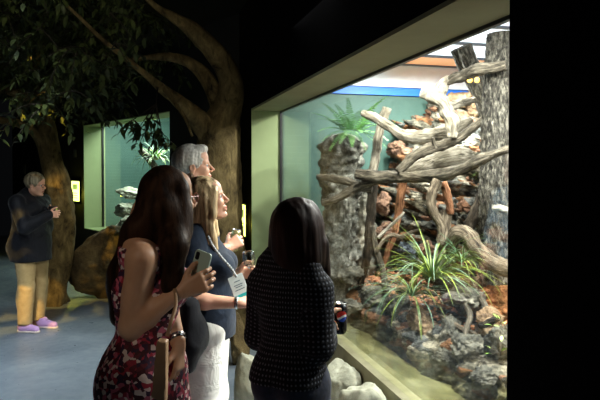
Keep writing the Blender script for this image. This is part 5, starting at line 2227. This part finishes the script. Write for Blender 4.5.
# ------------------------------------------------ F: far standing man
Fp = Person(31, 6.0, R(-14), 1.62, 'person in navy jacket, khaki trousers and lilac sneakers standing far off by the tree', female=False, w=1.08, depth=1.30, skin='skin_b')
hF = HeadB(Fp.L(at(36, 185, 5.98)), head_frame(R(-6) - Fp.rot, R(-5)), .96, .004)
Fp.arm('R', at(48, 215, 5.83), (-.6, -.6, -1))
Fp.arm('L', at(47, 212, 5.98), (-.3, .6, -1))
handsF = [dict(wrist=Fp.J['wrR'], d=Fp.Ld((1, .35, .1)), n=Fp.Ld((-.3, 1, 0)), scale=.98, curl=(35, 45, 35), thumb=(30, 20), side=(0, 0, 1)),
          dict(wrist=Fp.J['wrL'], d=Fp.Ld((1, -.25, .1)), n=Fp.Ld((-.3, -1, 0)), scale=.98, curl=(35, 45, 35), thumb=(30, 20), side=(0, 0, 1))]
Fp.body(hF, handsF)
k = Fp.k
Fp.cloth('jacket', ('torso', 'hips', 'upperR', 'upperL', 'foreR', 'foreL'), {'torso': .030, 'hips': .034, 'upperR': .024, 'upperL': .024, 'foreR': .02, 'foreL': .02}, 'jacket', cuts=[((0, 0, .72), (0, 0, -1))],
         extra=[('cone', (0, 0, 1.0), (0, 0, .74), .17, .19, .06, '+', (1, .9, 1)), ('cone', Fp.J['neck'] + V((-.01, 0, -.02)), Fp.J['neck'] + V((-.01, 0, .03)), .072, .068, .02)], post=folds(.008, 30), res=.012)
Fp.cloth('trousers', ('hips', 'thigh', 'calf'), {'hips': .01, 'thigh': .022, 'calf': .034}, 'khaki', cuts=[((0, 0, .96), (0, 0, 1)), ((0, 0, .075), (0, 0, -1))], post=folds(.006, 36), res=.012)
hair_obj(hF, [('e', (-.022, 0, .042), (.108, .090, .098))], 'hair_ash', Fp.root,
         subs=[('e', (.112, 0, -.035), (.080, .12, .100), .012), ('e', (-.01, 0, -.155), (.14, .14, .105), .01), ('e', (.004, -.09, -.022), (.030, .03, .036), .008)], post=strands(.006, 110, .6, 4), res=.006)
spectacles(hF, Fp.root, 'black_plastic')
shoe(Fp.root, Fp.J['ankR'], 'lilac', 'sneaker')
shoe(Fp.root, Fp.J['ankL'] + V((.07, 0, 0)), 'lilac', 'sneaker')
mb = MB()
ribbon('neck_strap', [Fp.J['neck'] + V((-.04, -.068, .045)), Fp.J['neck'] + V((.03, -.085, .0)), Fp.J['neck'] + V((.12, -.06, -.10)), Fp.J['neck'] + V((.175, -.02, -.20))], .018, .003, noisy('neck strap with painted orange glow', [(.4, hexc(196, 150, 60)), (.6, hexc(206, 160, 70))], 5, .7, 0), Fp.root, (0, 1, 0))  # strap colour carries the orange light falling on the neck
cm = empty('compact_camera', at(53, 209, 5.90))
tag(cm, 'small dark compact camera held in both hands of the far person', 'camera')
mb = MB()
mb.add(*rbox(.10, .03, .06, .008, Matrix.Rotation(R(70), 3, 'Z'), (0, 0, 0)))
mb.build('housing', M['black_plastic'], cm)
mb = MB()
mb.lathe([(.02, 0), (.02, .02), (.015, .022)], (.015, 0, 0), 16, Matrix.Rotation(R(90), 3, 'Y'))
mb.build('lens', M['watch_steel'], cm)
